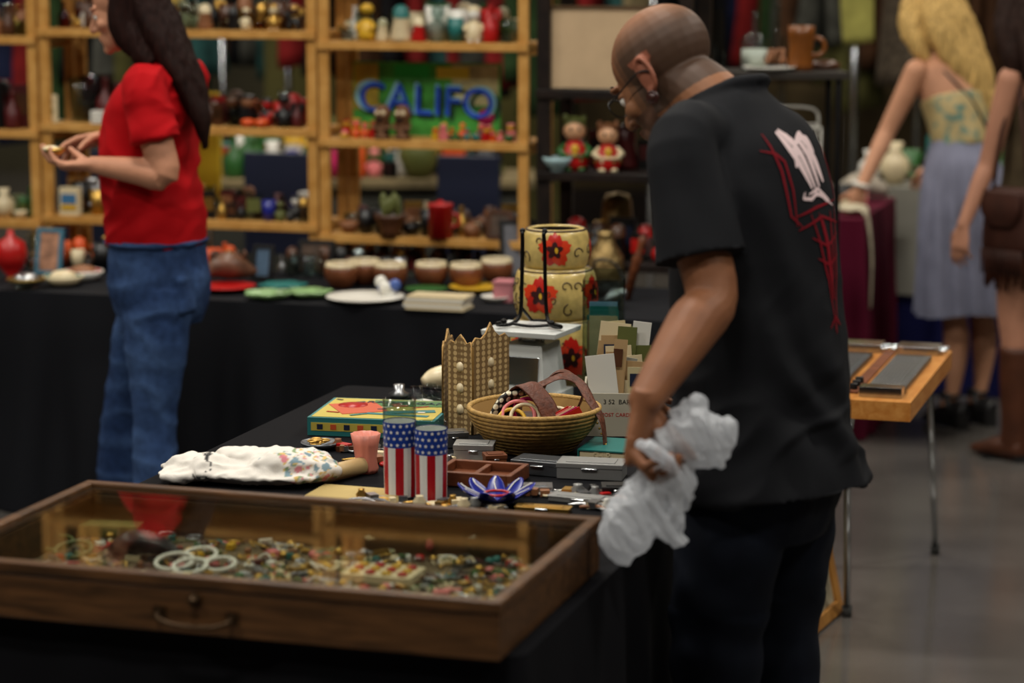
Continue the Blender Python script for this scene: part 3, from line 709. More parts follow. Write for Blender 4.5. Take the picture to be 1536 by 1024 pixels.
# ------------------------------------------------------------------ dark shelf unit
d0,d1=a2+.03,a2+.56
unit('dark_shelf_unit',d0,d1,(.45,.80,1.10,1.375,1.9),.30,2.1,darkwood,up=.045)
b=B(); bd=mat('kraft_board',(195,168,134),.8,var=.08); b.box((0,0,.14),(.46,.008,.27),bd)
b.box((0,-.005,.274),(.47,.012,.008),mat('twine',(90,70,50),.8)); b.done('blank_sign_board',sp(d0+.255,.03,1.376),A)
def doll(px,h,c1,c2,c3):
    b=B(); X=M.Scale(h,4)@M.Diagonal((.82,.82,1,1))
    b.lathe([(0,0),(.24,0),(.3,.12),(.3,.3),(.2,.48),(.1,.55),(0,.56)],c1,X); b.ell((0,0,.72),(.25,.23,.2),mat('doll_face',(205,155,115),.5),X=X); b.ell((0,.05,.8),(.26,.23,.17),c2,X=X)
    b.ell((0,-.2,.72),(.02,.03,.02),red,X=X)
    for s in(-1,1): b.ell((s*.2,0,.93),(.07,.07,.08),c2,X=X); b.tube([(s*.2,0,.45),(s*.34,-.1,.35),(s*.22,-.22,.28)],.07,c3,X=X); b.ell((s*.09,-.21,.75),(.03,.02,.035),black,X=X); b.ell((s*.13,-.12,.04),(.11,.17,.06),c3,X=X)
    b.torus((0,0,.28),.3,.03,c3,X=X); b.ell((0,-.26,.4),(.09,.05,.09),yellow,X=X)
    for i in range(12):
        a=i*.52; b.ell((.29*math.cos(a),.29*math.sin(a),.2+.1*(i%2)),(.04,.04,.04),[yellow,green,cream][i%3],X=X,n=5,u=8)
    b.done('painted_doll',S(px,1.1005,.07),A+.3)
doll(862,.19,red,olive,green); doll(912,.17,red,tan,cream)
b=B(); b.lathe([(0,0),(.02,0),(.022,.01),(.045,.035),(.05,.05),(.046,.05),(.03,.015),(0,.012)],mat('pale_blue_glaze',(165,195,200),.3)); b.done('small_bowl',S(836,1.1005,.01),0)
row('shelf_dark_bottles',sp(d0+.05,0,.8),0,d1-d0-.1,.80,(.08,.15,.22),['bottle','shaker','teapot','book','vase'],[black,brown,silver,red,navy,gold],(.08,.15))
row('shelf_dark_books',sp(d0+.05,0,1.1),0,d1-d0-.1,1.1005,(.2,),['bottle','shaker','book'],[black,brown,navy,maroonm],(.1,.16))
# ------------------------------------------------------------------ back-table goods
def bt(px,py): return onZ(px,py,Z)
mugw=mat('coconut_glaze',(120,68,40),.35,var=.4,vs=14)
for px,py in ((512,431),(547,426),(586,431),(647,430),(699,432),(745,424)):
    b=B(); b.lathe([(0,0),(.03,0),(.035,.006),(.054,.03),(.056,.055),(.05,.078),(.046,.078),(.05,.05),(.03,.012),(0,.012)],mugw); b.lathe([(.0530,.070),(.0505,.084),(.046,.084),(.046,.076)],cream); b.done('coconut_cup',bt(px,py),0)
def plate(px,py,r,m,name='dinner_plate'):
    b=B(); b.lathe([(0,0),(r*.6,0),(r*.7,.006),(r,.016),(r,.019),(r*.68,.01),(0,.008)],m,n=36); b.done(name,bt(px,py))
plate(548,452,.125,white); plate(713,437,.085,yellow); plate(640,440,.07,green); plate(745,452,.05,white); plate(338,436,.10,red)
b=B(); 
for i in range(7): b.ell((ru(-.03,.03),ru(-.02,.02),ru(.0,.03)+.02),(.02,.015,.02),white if i%2 else mat('delft_blue',(70,95,160),.3),n=8,u=10)
b.lathe([(0,0),(.03,0),(.025,.01),(0,.01)],white); b.done('porcelain_figurine',bt(582,447)+V((0,0,.0105)))
for px,py in ((402,448),(462,446),(425,436)):
    b=B(); b.lathe([(0,0),(.04,0),(.075,.02),(.072,.024),(.038,.008),(0,.008)],mat('seafoam_glaze',(125,160,105),.35,var=.5,vs=20) if py>440 else teal,n=36,mod=lambda a,z:1+.12*math.cos(6*a)); b.done('leaf_dish',bt(px,py),ru(0,3))
b=B()
for i in range(5): b.box((ru(-.006,.006),ru(-.004,.004),.004+i*.0085),(.19,.10,.008),white if i%2 else cream)
b.done('stack_of_papers',bt(658,462),A)
b=B(); b.box((0,0,.03),(.06,.06,.06),mat('dusty_pink',(180,115,120),.7)); b.box((0,0,.063),(.065,.065,.012),mat('dusty_pink')); b.done('gift_box',bt(757,452),A,bevel=.003)
b=B(); b.loft([((-.08,0,.03),.015,.012),((-.04,0,.05),.04,.036),((0,.0,.055),.052,.045),((.05,0,.04),.035,.03),((.09,0,.03),.01,.01)],(0,1,0),mat('shell_brown',(110,74,55),.4,var=.5,vs=25),n=28)
for i in range(5): b.tube([(-.05+i*.025,0,.08),(-.05+i*.025,-.01,.105)],[.012,.003],mat('shell_brown'),n=8)
b.done('large_seashell',bt(345,428)+V((0,0,.012)),.3)
def frame(px,py,w,h,mf,mp,name='picture_frame',rz=0,lean=-.2,loc=None,foot=True):
    b=B(); R=M.Rotation(lean,4,'X'); t=.014
    b.box((0,0,h/2),(w-.01,.006,h-.01),mp,X=R)
    for s in(-1,1): b.box((s*(w/2-t/2),0,h/2),(t,.014,h),mf,X=R)
    b.box((0,0,t/2),(w-2*t,.014,t),mf,X=R); b.box((0,0,h-t/2),(w-2*t,.014,t),mf,X=R)
    if foot: b.tube([(0,math.sin(-lean)*h*.7,math.cos(lean)*h*.7),(0,h*.45,.003)],.003,mf,n=6)
    b.done(name,loc if loc else bt(px,py),A+rz,bevel=.001)
pc=mat('pinup_print',(180,130,100),.6,var=.7,vs=22)
frame(72,412,.10,.16,mat('postcard_blue',(60,110,130),.5),pc,'pinup_postcard_frame'); frame(393,420,.075,.12,black,mat('photo_blue',(70,95,120),.5,var=.5)); frame(472,412,.13,.12,black,mat('photo_dark',(80,60,45),.5,var=.6,vs=25))
frame(779,418,.125,.20,black,mat('chalk_board',(98,98,104),.6,var=.3),'chalkboard_frame',rz=.5); frame(752,390,.07,.13,maroonm,cream)
frame(745,330,.09,.1,brown,mat('photo_dark'),loc=S(748,.8635,.01))
b=B(); b.lathe([(0,0),(.02,0),(.024,.004),(.01,.012),(.045,.05),(.055,.09),(.045,.13),(.012,.15),(.01,.17),(0,.17)],red,n=24); b.done('red_ornament',bt(18,420))
for i,(px,py,m_) in enumerate(((40,432,clear),(95,428,cream),(125,420,white))):
    b=B(); b.lathe([(0,0),(.04,0),(.07,.03),(.066,.034),(.035,.008),(0,.008)],m_,n=28); b.torus((0,0,.03),.06,.004,[gold,teal,red][i],n=28,k=6); b.ell((0,0,.03),(.045,.04,.022),[silver,cream,tan][i]); b.done('filled_candy_dish',bt(px,py))
row('table_glassware',bt(415,412),0,.5,Z,(0,.06,.12),['tumbler','bottle','shaker','bowl','animal'],[clear,clear,silver,black,brown,clear],(.05,.10))
row('table_trinket_row',bt(500,400),0,.62,Z,(0,.06,.11),['bottle','vase','shaker','book','fig','mug'],[black,brown,maroonm,navy,tan,gold,black],(.05,.09))
row('table_glassware',bt(20,400),0,.9,Z,(0,.06,.11),['shaker','bottle','fig','bowl','tumbler'],[brown,clear,orange,gold,black,cream],(.06,.11))
b=B(); b.lathe([(0,0),(.05,0),(.06,.02),(.06,.09),(.035,.13),(.025,.16),(.032,.175),(0,.18)],mat('hammered_gold',(150,125,80),.4,metal=.8,bump=1,bs=40),n=32); b.done('hammered_gold_bottle',bt(908,425))
b=B(); b.lathe([(0,0),(.04,0),(.05,.02),(.055,.2),(.05,.25),(.04,.27),(0,.28)],mat('hammered_gold'),n=32); b.done('hammered_gold_vase',bt(925,408))
b=B()
for i in range(3): b.torus((0,0,.012+i*.01),.05-.004*i,.005,black,n=28,k=6)
b.tube([(.05,0,.02),(.02,.02,.09),(-.04,.0,.11),(-.06,0,.06)],.005,black,k=5); b.done('coiled_cable',bt(915,440))
b=B(); 
for i in range(14): b.ell((ru(-.06,.06),ru(-.04,.04),.02+ru(0,.03)),ru(.012,.024),random.choice([silver,gun,clear,silver]),n=8,u=10)
b.done('silver_trinkets',bt(905,462))
b=B(); b.lathe([(0,0),(.014,0),(.014,.12),(.018,.13),(.010,.15),(.010,.18),(.014,.2),(0,.21)],midwood,M.Rotation(.25,4,'Y')); b.done('wooden_club',bt(940,450)+V((0,0,.004)))
# ------------------------------------------------------------------ display stand with bottles (right)
cp=onY(1150,105,8.30); sx=cp.x+.03
b=B(); zt=cp.z; b.box((0,0,zt-.012),(.46,.30,.024),mat('counter_top',(48,43,38),.4)); 
for x in(-.2,.2):
    for y in(-.13,.13): b.tube([(x,y,0),(x,y,zt-.024)],.012,iron)
b.box((0,0,zt-.40),(.42,.26,.015),mat('counter_top')); b.done('display_stand',(sx,8.30,0),0,bevel=.002)
P0=V((sx,8.30,zt+.001))
b=B(); b.lathe([(0,0),(.024,0),(.026,.01),(.02,.05),(.012,.10),(.014,.15),(.010,.2),(.014,.21),(0,.212)],clear); b.done('glass_bottle',P0+V((-.20,-.05,0)))
b=B(); b.lathe([(0,0),(.05,0),(.05,.10),(.03,.12),(.012,.13),(.012,.2),(0,.2)],clear); b.lathe([(0,.01),(.045,.01),(.045,.07),(0,.07)],white); b.done('glass_decanter',P0+V((-.07,.02,0)))
b=B(); b.lathe([(0,0),(.03,0),(.035,.05),(.028,.10),(.01,.13),(.008,.2),(.014,.21),(0,.22)],clear); b.lathe([(0,.01),(.025,.01),(.028,.05),(0,.06)],tan); b.done('glass_bottle',P0+V((.01,.04,0)))
b=B(); b.lathe([(0,0),(.042,0),(.044,.02),(.040,.07),(.044,.12),(.046,.15),(.04,.15),(.036,.02),(0,.02)],mat('amber_ceramic',(120,68,24),.3,var=.3)); b.torus((.05,0,.08),.03,.008,mat('amber_ceramic'),R=M.Rotation(pi/2,3,'X')); b.done('amber_stein',P0+V((.08,-.05,0)))
b=B(); b.lathe([(0,0),(.06,0),(.065,.018),(.04,.03),(0,.032)],brown); b.done('brown_lidded_dish',P0+V((.165,.05,0)))
b=B(); b.lathe([(0,0),(.05,0),(.09,.012),(.09,.016),(.05,.006),(0,.006)],white); b.done('saucer',P0+V((-.03,-.08,0)))
b=B()
for i in range(4): b.tube([(ru(-.06,.06),-.02,.006),(ru(-.06,.06),0,.05),(ru(-.06,.06),.03,.006)],.005,tan,k=5)
b.done('leather_cord',P0+V((.0,-.03,.02)))
b=B()
for z in (0,.07,.14,.2):
    P_=[(-.10,-.08,z),(.10,-.08,z),(.10,.08,z),(-.10,.08,z)]
    b.tube(P_,.004,white,closed=True,n=6)
for i in range(6):
    x=-.1+i*.04
    for y in(-.08,.08): b.tube([(x,y,0),(x,y,.2)],.003,white,n=6)
b.tube([(-.1,0,.2),(-.08,0,.26),(.08,0,.26),(.1,0,.2)],.005,white,k=4)
b.done('wire_basket',(sx+.05,8.30,zt-.391),0)
cloth_table('grey_cloth_table',(1.0,9.35,0),-.3,.10,0,.9,.85,mat('grey_cloth',(110,110,104),.85),off=8)
row('grey_table_goods',(.75,9.6,0),0,.35,.852,(0,.2),['bowl','shaker','book','mug'],[white,cream,silver,tan],(.1,.18))
# maroon cloth table
m0=onZ(1297,664,0)
mar=mat('maroon_cloth',(84,14,38),.8)
cloth_table('maroon_cloth_table',m0,-.26,-.03,.03,.9,.84,mar,off=12,amp=.024,wl=.14)
row('linen_and_lace_goods',m0,-.24,-.05,.845,(.15,.35,.6),['bowl','book','animal','mug'],[white,cream,silver,pink,black],(.06,.12))
b=B(); lace=mat('lace_cloth',(190,180,155),.85,var=.3,vs=30)
b.loft([((0,0,.02),.05,.012),((.05,-.02,.02),.06,.012),((.10,-.04,.0),.04,.006),((.125,-.045,-.15),.020,.005),((.125,-.045,-.36),.012,.004)],(0,1,.1),lace,n=16,k=6)
b.done('lace_runner',m0+E1*(-.14)+E2*.2+V((0,0,.848)),A)
b=B(); b.loft([((-.1,0,.03),.05,.02),((0,0,.06),.08,.05),((.1,0,.03),.04,.02)],(0,1,0),mat('fringe_cloth',(175,165,150),.9,var=.5,vs=40)); b.done('folded_scarf',m0+E1*(-.15)+E2*.75+V((0,0,.845)),A)
blu=mat('indigo_cloth',(24,26,70),.85)
cloth_table('blue_skirted_table',(1.75,9.95,0),-.35,1.6,0,.7,.86,blu,off=15,extra=(.42,mat('pale_cloth',(130,128,118),.85)))
row('far_table_goods',(1.45,10.15,0),0,1.6,.866,(0,.2,.4),['bowl','shaker','book','mug','vase'],[white,green,cream,teal,brown,green,black],(.1,.2))
# ------------------------------------------------------------------ console steel guitar
g0=onZ(1366,604,.70); e=empty('console_steel_guitar',(g0.x,g0.y,.65)); e.rotation_euler=(0,0,A)
b=B(); Lg,Wg=.84,.34
b.box((-Wg/2,Lg/2,.675),(Wg,Lg,.05),lightwood)
blk=mat('fretboard_black',(28,26,26),.35)
for c_ in (-.085,-.25):
    b.box((c_,Lg*.48,.706),(.10,Lg*.62,.012),blk if c_<-.2 else mat('fret_grey',(60,58,52),.4)); 
    for i in range(18): b.box((c_,Lg*.2+i*.027,.7128),(.095,.002,.0016),silver)
    for i in range(8): b.tube([(c_-.035+i*.01,.07,.722),(c_-.035+i*.01,Lg-.06,.722)],.0009,steel,n=5)
    b.box((c_,Lg-.06,.712),(.12,.09,.022),steel); b.box((c_,.07,.714),(.11,.05,.026),steel); b.box((c_,.12,.709),(.11,.04,.014),blk)
    for i in range(4):
        for s in(-1,1): b.tube([(c_+s*.06,Lg-.09+i*.02,.712),(c_+s*.08,Lg-.09+i*.02,.714)],.005,steel,n=8)
b.box((-.165,Lg*.5,.703),(.03,Lg*.8,.006),midwood)
for y in(.12,.17,.22): b.lathe([(0,0),(.012,0),(.011,.015),(0,.016)],black,M.Translation((-.167,y,.706)))
o=b.done('guitar_body',(g0.x,g0.y,0),A,bevel=.003); attach(o,e)
b=B()
for x,y,fx,fy in ((-.06,.80,-.08,1.22),(-.31,.78,-.42,.95),(-.18,.12,-.222,.44),(-.30,.10,-.40,.20)):
    b.tube([(x,y,.65),(fx,fy,.02)],.010,steel,n=12); b.lathe([(0,0),(.013,0),(.015,.03),(.010,.035)],mat('rubber_grey',(70,70,68),.8),M.Translation((fx,fy,.0))); b.lathe([(.02,.64),(.016,.6),(.01,.6)],steel,M.Translation((x,y,0)))
o=b.done('guitar_legs',(g0.x,g0.y,0),A); attach(o,e)
fpos=onZ(1242,976,0)
b=B(); oak=wood('oak_frame',(140,92,40),(172,122,60),(20,20,3),.4); w_,h_=.42,.40
R=M.Rotation(-.22,4,'X')
for s in(-1,1): b.box((s*(w_/2-.018),0,h_/2),(.036,.022,h_),oak,X=R)
b.box((0,0,.018),(w_-.072,.022,.036),oak,X=R); b.box((0,0,h_-.018),(w_-.072,.022,.036),oak,X=R); b.box((0,.004,h_/2),(w_-.07,.006,h_-.07),mat('print_paper',(150,140,115),.6,var=.4,vs=10),X=R)
b.done('leaning_picture_frame',(fpos.x+.0,fpos.y+.19,.004),math.radians(66),bevel=.003)
b=B(); b.box((0,0,.19),(.30,.30,.36),mat('cardboard',(120,90,60),.85)); b.box((0,0,.375),(.32,.32,.012),mat('cardboard')); b.box((0,0,.382),(.06,.32,.003),tan); b.done('cardboard_carton',(fpos.x-.38,fpos.y+.50,.002),.3)
# ------------------------------------------------------------------ distant booths
def rack(name,x,y,w,z,pal,rz=0,n=None,zl=(.6,1.0)):
    b=B(); 
    b.tube([(-w/2,0,0),(-w/2,0,z)],.015,steel); b.tube([(w/2,0,0),(w/2,0,z)],.015,steel); b.tube([(-w/2,0,z),(w/2,0,z)],.013,steel)
    for s in(-1,1): b.tube([(s*w/2,-.25,.03),(s*w/2,.25,.03)],.015,steel)
    n=n or int(w/.11)
    for i in range(n):
        xx=-w/2+.08+(w-.16)*i/max(1,n-1); L=ru(*zl); m_=random.choice(pal); a=ru(-.5,.5)+1.1
        side=(math.cos(a),math.sin(a),0)
        b.loft([((xx,0,z-.04),.03,.015),((xx,0,z-.08),.13,.03),((xx,0,z-.14),.2,.04),((xx,0,z-.3),.17,.05),((xx,0,z-.05-L*.6),.18,.05),((xx+ru(-.03,.03),0,z-.05-L),.22,.06)],side,m_,n=16,k=3)
    return b.done(name,(x,y,0),rz)
def cl(n,c): return mat(n,c,.85,var=.5,vs=9)
pal=[cl('cloth_olive',(74,72,38)),cl('cloth_brown',(66,43,27)),cl('cloth_red',(110,24,24)),cl('cloth_teal',(32,64,62)),cl('cloth_cream',(124,110,80)),cl('cloth_navy',(20,25,48)),cl('cloth_grey',(66,66,60)),cl('cloth_yellow',(140,108,30)),cl('cloth_green',(40,60,32)),cl('cloth_black',(14,14,16)),mat('cloth_black')]
rack('clothing_rack',-2.6,11.9,2.4,1.95,pal,-.1); rack('clothing_rack',-.2,12.0,1.8,2.0,pal,.1); rack('clothing_rack',-1.7,13.5,3.2,2.0,pal,0)
rack('clothing_rack',2.2,13.6,1.4,2.0,[pal[0],pal[4],pal[1],pal[6]],.1); rack('clothing_rack',3.6,15,2.2,2.0,[pal[0],pal[1],pal[2],pal[6],pal[9]],0); rack('clothing_rack',1.0,14.8,2.0,2.05,pal,0)
b=B(); b.tube([(0,0,0),(0,0,2.15)],.02,steel); b.lathe([(0,0),(.2,0),(.2,.02),(0,.03)],steel)
b.tube([(-.15,0,2.1),(.3,0,2.1)],.012,steel)
b.loft([((.0,-.04,2.06),.06,.02),((0,-.04,1.9),.08,.03),((0,-.04,1.6),.075,.04),((.01,-.04,1.42),.07,.03)],(1,0,0),mat('pale_yellow_cloth',(160,155,82),.85,var=.35,vs=8),n=18)
b.done('hanging_yellow_dress',(1.55,11.0,0))
b=B(); b.tube([(0,0,0),(0,0,2.1)],.018,steel); b.lathe([(0,0),(.2,0),(.2,.02),(0,.03)],steel); b.loft([((0,0,2.0),.06,.05),((0,0,1.9),.16,.09),((0,0,1.6),.17,.1),((0,0,1.2),.2,.12)],(1,0,0),mat('grey_fur',(82,72,60),.95,var=.6,vs=40,bump=1,bs=60),n=20); b.done('fur_coat_on_stand',(1.92,11.5,0))
for x,y,w_ in ((-1.0,9.75,.34),(-.22,9.6,.26),(-1.85,9.9,.36)):
    b=B(); m_=navy; b.box((0,0,.45),(.42,.42,.03),m_); b.box((0,.20,.80),(w_,.03,.42),m_)
    for s in(-1,1):
        for q in(-1,1): b.tube([(s*.18,q*.18,0),(s*.18,q*.18,.44)],.012,steel)
        b.tube([(s*.12,.2,.44),(s*.12,.2,.7)],.012,steel)
    b.done('stacking_chair',(x,y,0),A+ru(-.3,.3),bevel=.008)
b=B(); b.box((0,0,1.05),(.11,.02,.5),mat('bright_yellow_card',(210,175,30),.6)); b.tube([(0,.02,0),(0,.02,1.2)],.012,steel); b.lathe([(0,0),(.14,0),(.14,.015),(0,.02)],steel); b.done('yellow_placard_stand',(-1.17,9.25,0),A)
b=B(); b.box((0,0,.4),(1.9,.5,.8),pal[6]); b.box((0,0,.815),(2.0,.6,.03),pal[4]); b.done('far_booth_counter',(-.9,10.9,0),0)
row('far_booth_goods',(-1.85,10.9,0),0,1.85,.832,(-.15,.0,.15),['fig','vase','book','shaker','toy','bottle'],[magenta,red,green,cobalt,yellow,white,orange,teal,pink,black,olive,black,brown],(.10,.26),rz=0)
b=B(); b.box((0,0,1.25),(1.6,.04,1.7),mat('olive_partition',(84,80,44),.8,var=.5,vs=2.5)); b.box((0,0,.2),(1.7,.3,.4),darkwood); b.done('booth_partition',(-.5,12.8,0),.05)
b=B(); b.box((0,0,1.25),(2.6,.04,2.0),mat('tan_partition',(78,66,44),.8,var=.6,vs=2.0)); b.box((0,0,.12),(2.7,.3,.24),darkwood); b.done('booth_partition',(1.6,16.2,0),0)
# ------------------------------------------------------------------ PEOPLE
skinm=mat('skin_tan',(160,105,72),.55,attr=True,var=.06,vs=30,spec=.3)
hairm=lambda n,c,sp_=.2: mat(n,c,.6,var=.6,vs=14,bump=.5,bs=30,stretch=(14,14,1.2),spec=sp_)
def headmat(c,fwd,pitch):
    f=V((fwd[0],fwd[1],0)).normalized(); y=(f*math.cos(pitch)+V((0,0,-math.sin(pitch)))); zz=(f*math.sin(pitch)+V((0,0,math.cos(pitch)))); x=y.cross(zz)
    return M(((x.x,y.x,zz.x,c[0]),(x.y,y.y,zz.y,c[1]),(x.z,y.z,zz.z,c[2]),(0,0,0,1)))
def head(b,X,m,k=1.0):
    X=X@M.Scale(k,4)
    E=lambda c,r,R=None: b.ell(c,r,m,X=X,R=R,n=16,u=24)
    E((0,-.015,.037),(.076,.098,.083)); E((0,.028,-.018),(.060,.066,.078)); E((0,.022,-.062),(.056,.056,.045)); E((0,.05,-.078),(.040,.042,.038)); E((0,.078,-.103),(.019,.017,.015))
    b.loft([((0,.088,.012),.007,.008),((0,.098,-.012),.009,.010),((0,.110,-.033),.012,.011),((0,.104,-.043),.010,.006)],(1,0,0),m,n=12,X=X)
    for s in(-1,1):
        E((s*.012,.096,-.038),(.008,.010,.007)); E((s*.028,.080,.024),(.024,.013,.007)); E((s*.038,.06,-.028),(.022,.022,.020)); E((s*.031,.076,.007),(.015,.011,.006))
        b.torus((s*.079,-.014,-.002),.021,.0048,m,X=X,R=M.Rotation(s*.35,3,'Z')@M.Rotation(pi/2,3,'Y'),sx=1.45,sy=.85)
        E((s*.076,-.012,-.004),(.005,.016,.024)); E((s*.076,-.006,-.034),(.006,.009,.011))
    E((0,.088,-.061),(.022,.011,.005)); E((0,.087,-.070),(.019,.011,.006))
def faceparts(X,par,brow=(40,28,20),iris=(50,30,20),k=1.0):
    X=X@M.Scale(k,4); b=B(); ew=mat('eye_white',(225,220,212),.2); ir=mat('eye_iris',iris,.2); bw=mat('brow_hair',brow,.8)
    for s in(-1,1):
        b.ell((s*.031,.0755,-.001),.0115,ew,X=X); b.ell((s*.031,.0845,-.002),(.005,.003,.005),ir,X=X)
        b.tube([(s*.014,.091,.027),(s*.030,.090,.033),(s*.048,.076,.027)],[.003,.0035,.002],bw,X=X,k=3,n=6)
    b.done('eyes_and_brows',parent=par)
def hand(b,w,d,n,s,m,curl=(.6,.6,.65,.7),k=1.0,thumb=.5):
    w=V(w);d=V(d).normalized();n=V(n);n=(n-d*n.dot(d)).normalized(); s0=V(s); s_=d.cross(n); 
    if s_.dot(s0)<0: s_=-s_
    b.loft([(w-d*.02,.026*k,.020*k),(w+d*.015*k,.029*k,.018*k),(w+d*.05*k,.038*k,.0155*k),(w+d*.085*k,.040*k,.0135*k),(w+d*.097*k,.037*k,.010*k)],s_,m,n=18,k=3)
    b.ell(w+d*.04*k+s_*.018*k+n*.010*k,(.016*k,)*3,m)
    LL=[.96,1.06,.98,.78]
    for i in range(4):
        p=w+d*(.088-.004*abs(i-1)-(.006 if i==3 else 0))*k+s_*(.0305-.0205*i)*k; a=0; pts=[p-d*.02*k,p]; rs=[.0088*k,.0095*k]
        for j,seg in enumerate((.043,.026,.021)):
            a+=curl[i]*(.8,1.05,.7)[j]; p=p+(d*math.cos(a)+n*math.sin(a)+s_*(.06*(1.5-i)*(1-min(1,curl[i]))))*seg*LL[i]*k
            pts.append(p); rs.append((.0088,.0080,.0066)[j]*k)
        b.tube(pts,rs,m,n=10)
        for q,r in zip(pts[1:],rs[1:]): b.ell(q,r*1.03,m,n=8,u=10)
    p=w+d*.018*k+s_*.022*k+n*.004*k; dr=(d*.62+s_*.62+n*.38).normalized(); pts=[p]; rs=[.013*k]
    for j,seg in enumerate((.042,.032,.025)):
        dd=(dr+ (d*.4+n*thumb-s_*.25)*j*.55).normalized(); p=p+dd*seg*k; pts.append(p); rs.append((.0115,.0100,.0078)[j]*k)
    b.tube(pts,rs,m,n=10)
    for q,r in zip(pts,rs): b.ell(q,r*1.02,m,n=8,u=10)
def decal(obj,pts,origin_fn,dirv,w,m,bb,off=.0022):
    bv=decal.bv
    P=[]
    for i in range(len(pts)-1):
        for j in range(6):
            t=j/6; P.append((pts[i][0]*(1-t)+pts[i+1][0]*t,pts[i][1]*(1-t)+pts[i+1][1]*t))
    P.append(pts[-1]); L=[];Rr=[]
    n=len(P)
    for i,(u,z) in enumerate(P):
        a=P[max(i-1,0)];c=P[min(i+1,n-1)]; tx,tz=c[0]-a[0],c[1]-a[1]; l=math.hypot(tx,tz) or 1
        ww=w*(.35+.65*math.sin(pi*i/(n-1)) if n>2 else 1)
        for sg,arr in((1,L),(-1,Rr)):
            h=bv.ray_cast(origin_fn(u-tz/l*ww*sg,z+tx/l*ww*sg),dirv)
            arr.append(h[0]-dirv*off if h[0] else None)
    for i in range(n-1):
        if None in (L[i],L[i+1],Rr[i],Rr[i+1]): continue
        bb.add([L[i],L[i+1],Rr[i+1],Rr[i]],[(0,1,2,3)],m)
# ---- man
mF=V((-.77,.64,0)).normalized(); mL=V((-mF.y,mF.x,0)); mo=V((.480,4.55,0))
def mp(f,l,z): return mo+mF*f+mL*l+V((0,0,z))
man=empty('man',(mo.x,mo.y,0))
hc=mp(.240,0,1.602); HM=headmat(hc,(-.80,.60),.62); HMi=HM.inverted(); HK=1.09
b=B(); head(b,HM,skinm,HK)
b.loft([(mp(.05,0,1.46),.085,.075),(mp(.10,0,1.53),.070,.068),(mp(.16,0,1.570),.066,.070),(mp(.21,0,1.59),.062,.066)],mL,skinm,n=24)
sh_=V((.305,4.425,1.49)); el=V((.362,4.34,1.222)); wr=onY(968,600,4.17)
b.limb([sh_.lerp(el,.3),sh_.lerp(el,.6),el,el.lerp(wr,.3),el.lerp(wr,.75),wr],[.052,.052,.048,.050,.038,.031],skinm)
hd=V((-.13,-.02,-.98)); hand(b,wr,hd,(.86,-.45,-.1),(.45,.86,0),skinm,(1.1,1.2,1.2,1.2),1.18,.9)
e2=mp(.10,-.215,1.195); w2=mp(.25,-.10,1.06); s2=mp(.07,-.165,1.445)
b.limb([s2.lerp(e2,.3),s2.lerp(e2,.6),e2,e2.lerp(w2,.3),w2],[.050,.050,.046,.046,.028],skinm)
hand(b,w2,(-.5,.2,-.6),(.3,.3,-.6),(.6,-.4,0),skinm,(.7,.7,.7,.7),1.05)
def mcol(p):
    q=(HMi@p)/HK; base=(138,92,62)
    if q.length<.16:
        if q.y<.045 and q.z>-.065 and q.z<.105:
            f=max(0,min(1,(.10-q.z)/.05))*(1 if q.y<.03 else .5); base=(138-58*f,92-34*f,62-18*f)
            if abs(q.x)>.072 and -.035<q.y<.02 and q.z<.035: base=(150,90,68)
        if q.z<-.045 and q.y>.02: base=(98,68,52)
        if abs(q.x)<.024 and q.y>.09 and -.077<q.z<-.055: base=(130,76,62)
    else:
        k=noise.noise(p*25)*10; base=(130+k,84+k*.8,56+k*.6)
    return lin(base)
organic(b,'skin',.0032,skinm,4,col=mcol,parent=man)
faceparts(HM,man,k=HK/1.0)
b=B(); Xg=HM@M.Scale(HK,4)
for s in(-1,1):
    b.torus((s*.033,.098,-.004),.024,.0013,black,X=Xg,R=M.Rotation(pi/2,3,'X'),sy=.75,sx=1.05); b.tube([(s*.058,.096,.003),(s*.074,.05,.004),(s*.083,-.005,.008),(s*.083,-.03,-.008)],.0016,black,X=Xg,k=3,n=6)
b.tube([(-.01,.099,0),(0,.103,.004),(.01,.099,0)],.0013,black,X=Xg,n=6)
b.done('eyeglasses',parent=man)
b=B(); 
for s in(-1,1):
    b.torus((s*.081,-.004,-.044),.010,.003,mat('ear_plug',(60,30,26),.3),X=Xg,R=M.Rotation(pi/2,3,'Y')); b.lathe([(0,-.003),(.008,-.003),(.008,.003),(0,.003)],mat('ear_plug'),Xg@M.Translation((s*.081,-.004,-.044))@M.Rotation(pi/2,4,'Y'))
b.done('ear_plugs',parent=man)
shirt=mat('black_work_shirt',(18,19,23),.8,bump=.12,bs=500,spec=.18)
b=B()
b.loft([(mp(-.015,0,.825),.212,.186),(mp(-.01,0,.90),.200,.170),(mp(0,0,1.0),.188,.158),(mp(.01,0,1.12),.185,.152),(mp(.025,0,1.25),.195,.150),(mp(.04,0,1.37),.205,.142),(mp(.055,.0,1.455),.192,.125),(mp(.075,.005,1.52),.140,.100),(mp(.09,0,1.56),.088,.078)],mL,shirt,n=40)
hem=sh_.lerp(el,.76)
b.loft([(mp(.05,.10,1.49),.06,.075),(sh_+V((.01,.01,.005)),.066,.072),(sh_.lerp(el,.35),.074,.072),(hem+V((-.004,0,0)),.090,.078)],(1,0,0),shirt,n=28); b.ell(sh_+V((.01,.01,.0)),.068,shirt)
h2=s2.lerp(e2,.7)
b.loft([(mp(.05,-.10,1.46),.06,.075),(s2,.064,.070),(s2.lerp(e2,.35),.070,.07),(h2,.078,.074)],(1,0,0),shirt,n=28); b.ell(s2,.064,shirt)
cpts=[]
for i in range(20):
    a=2*pi*i/20; cpts.append(mp(.100+.076*math.cos(a),.080*math.sin(a),1.570-.034*math.cos(a)))
b.tube(cpts,.014,shirt,closed=True,n=8)
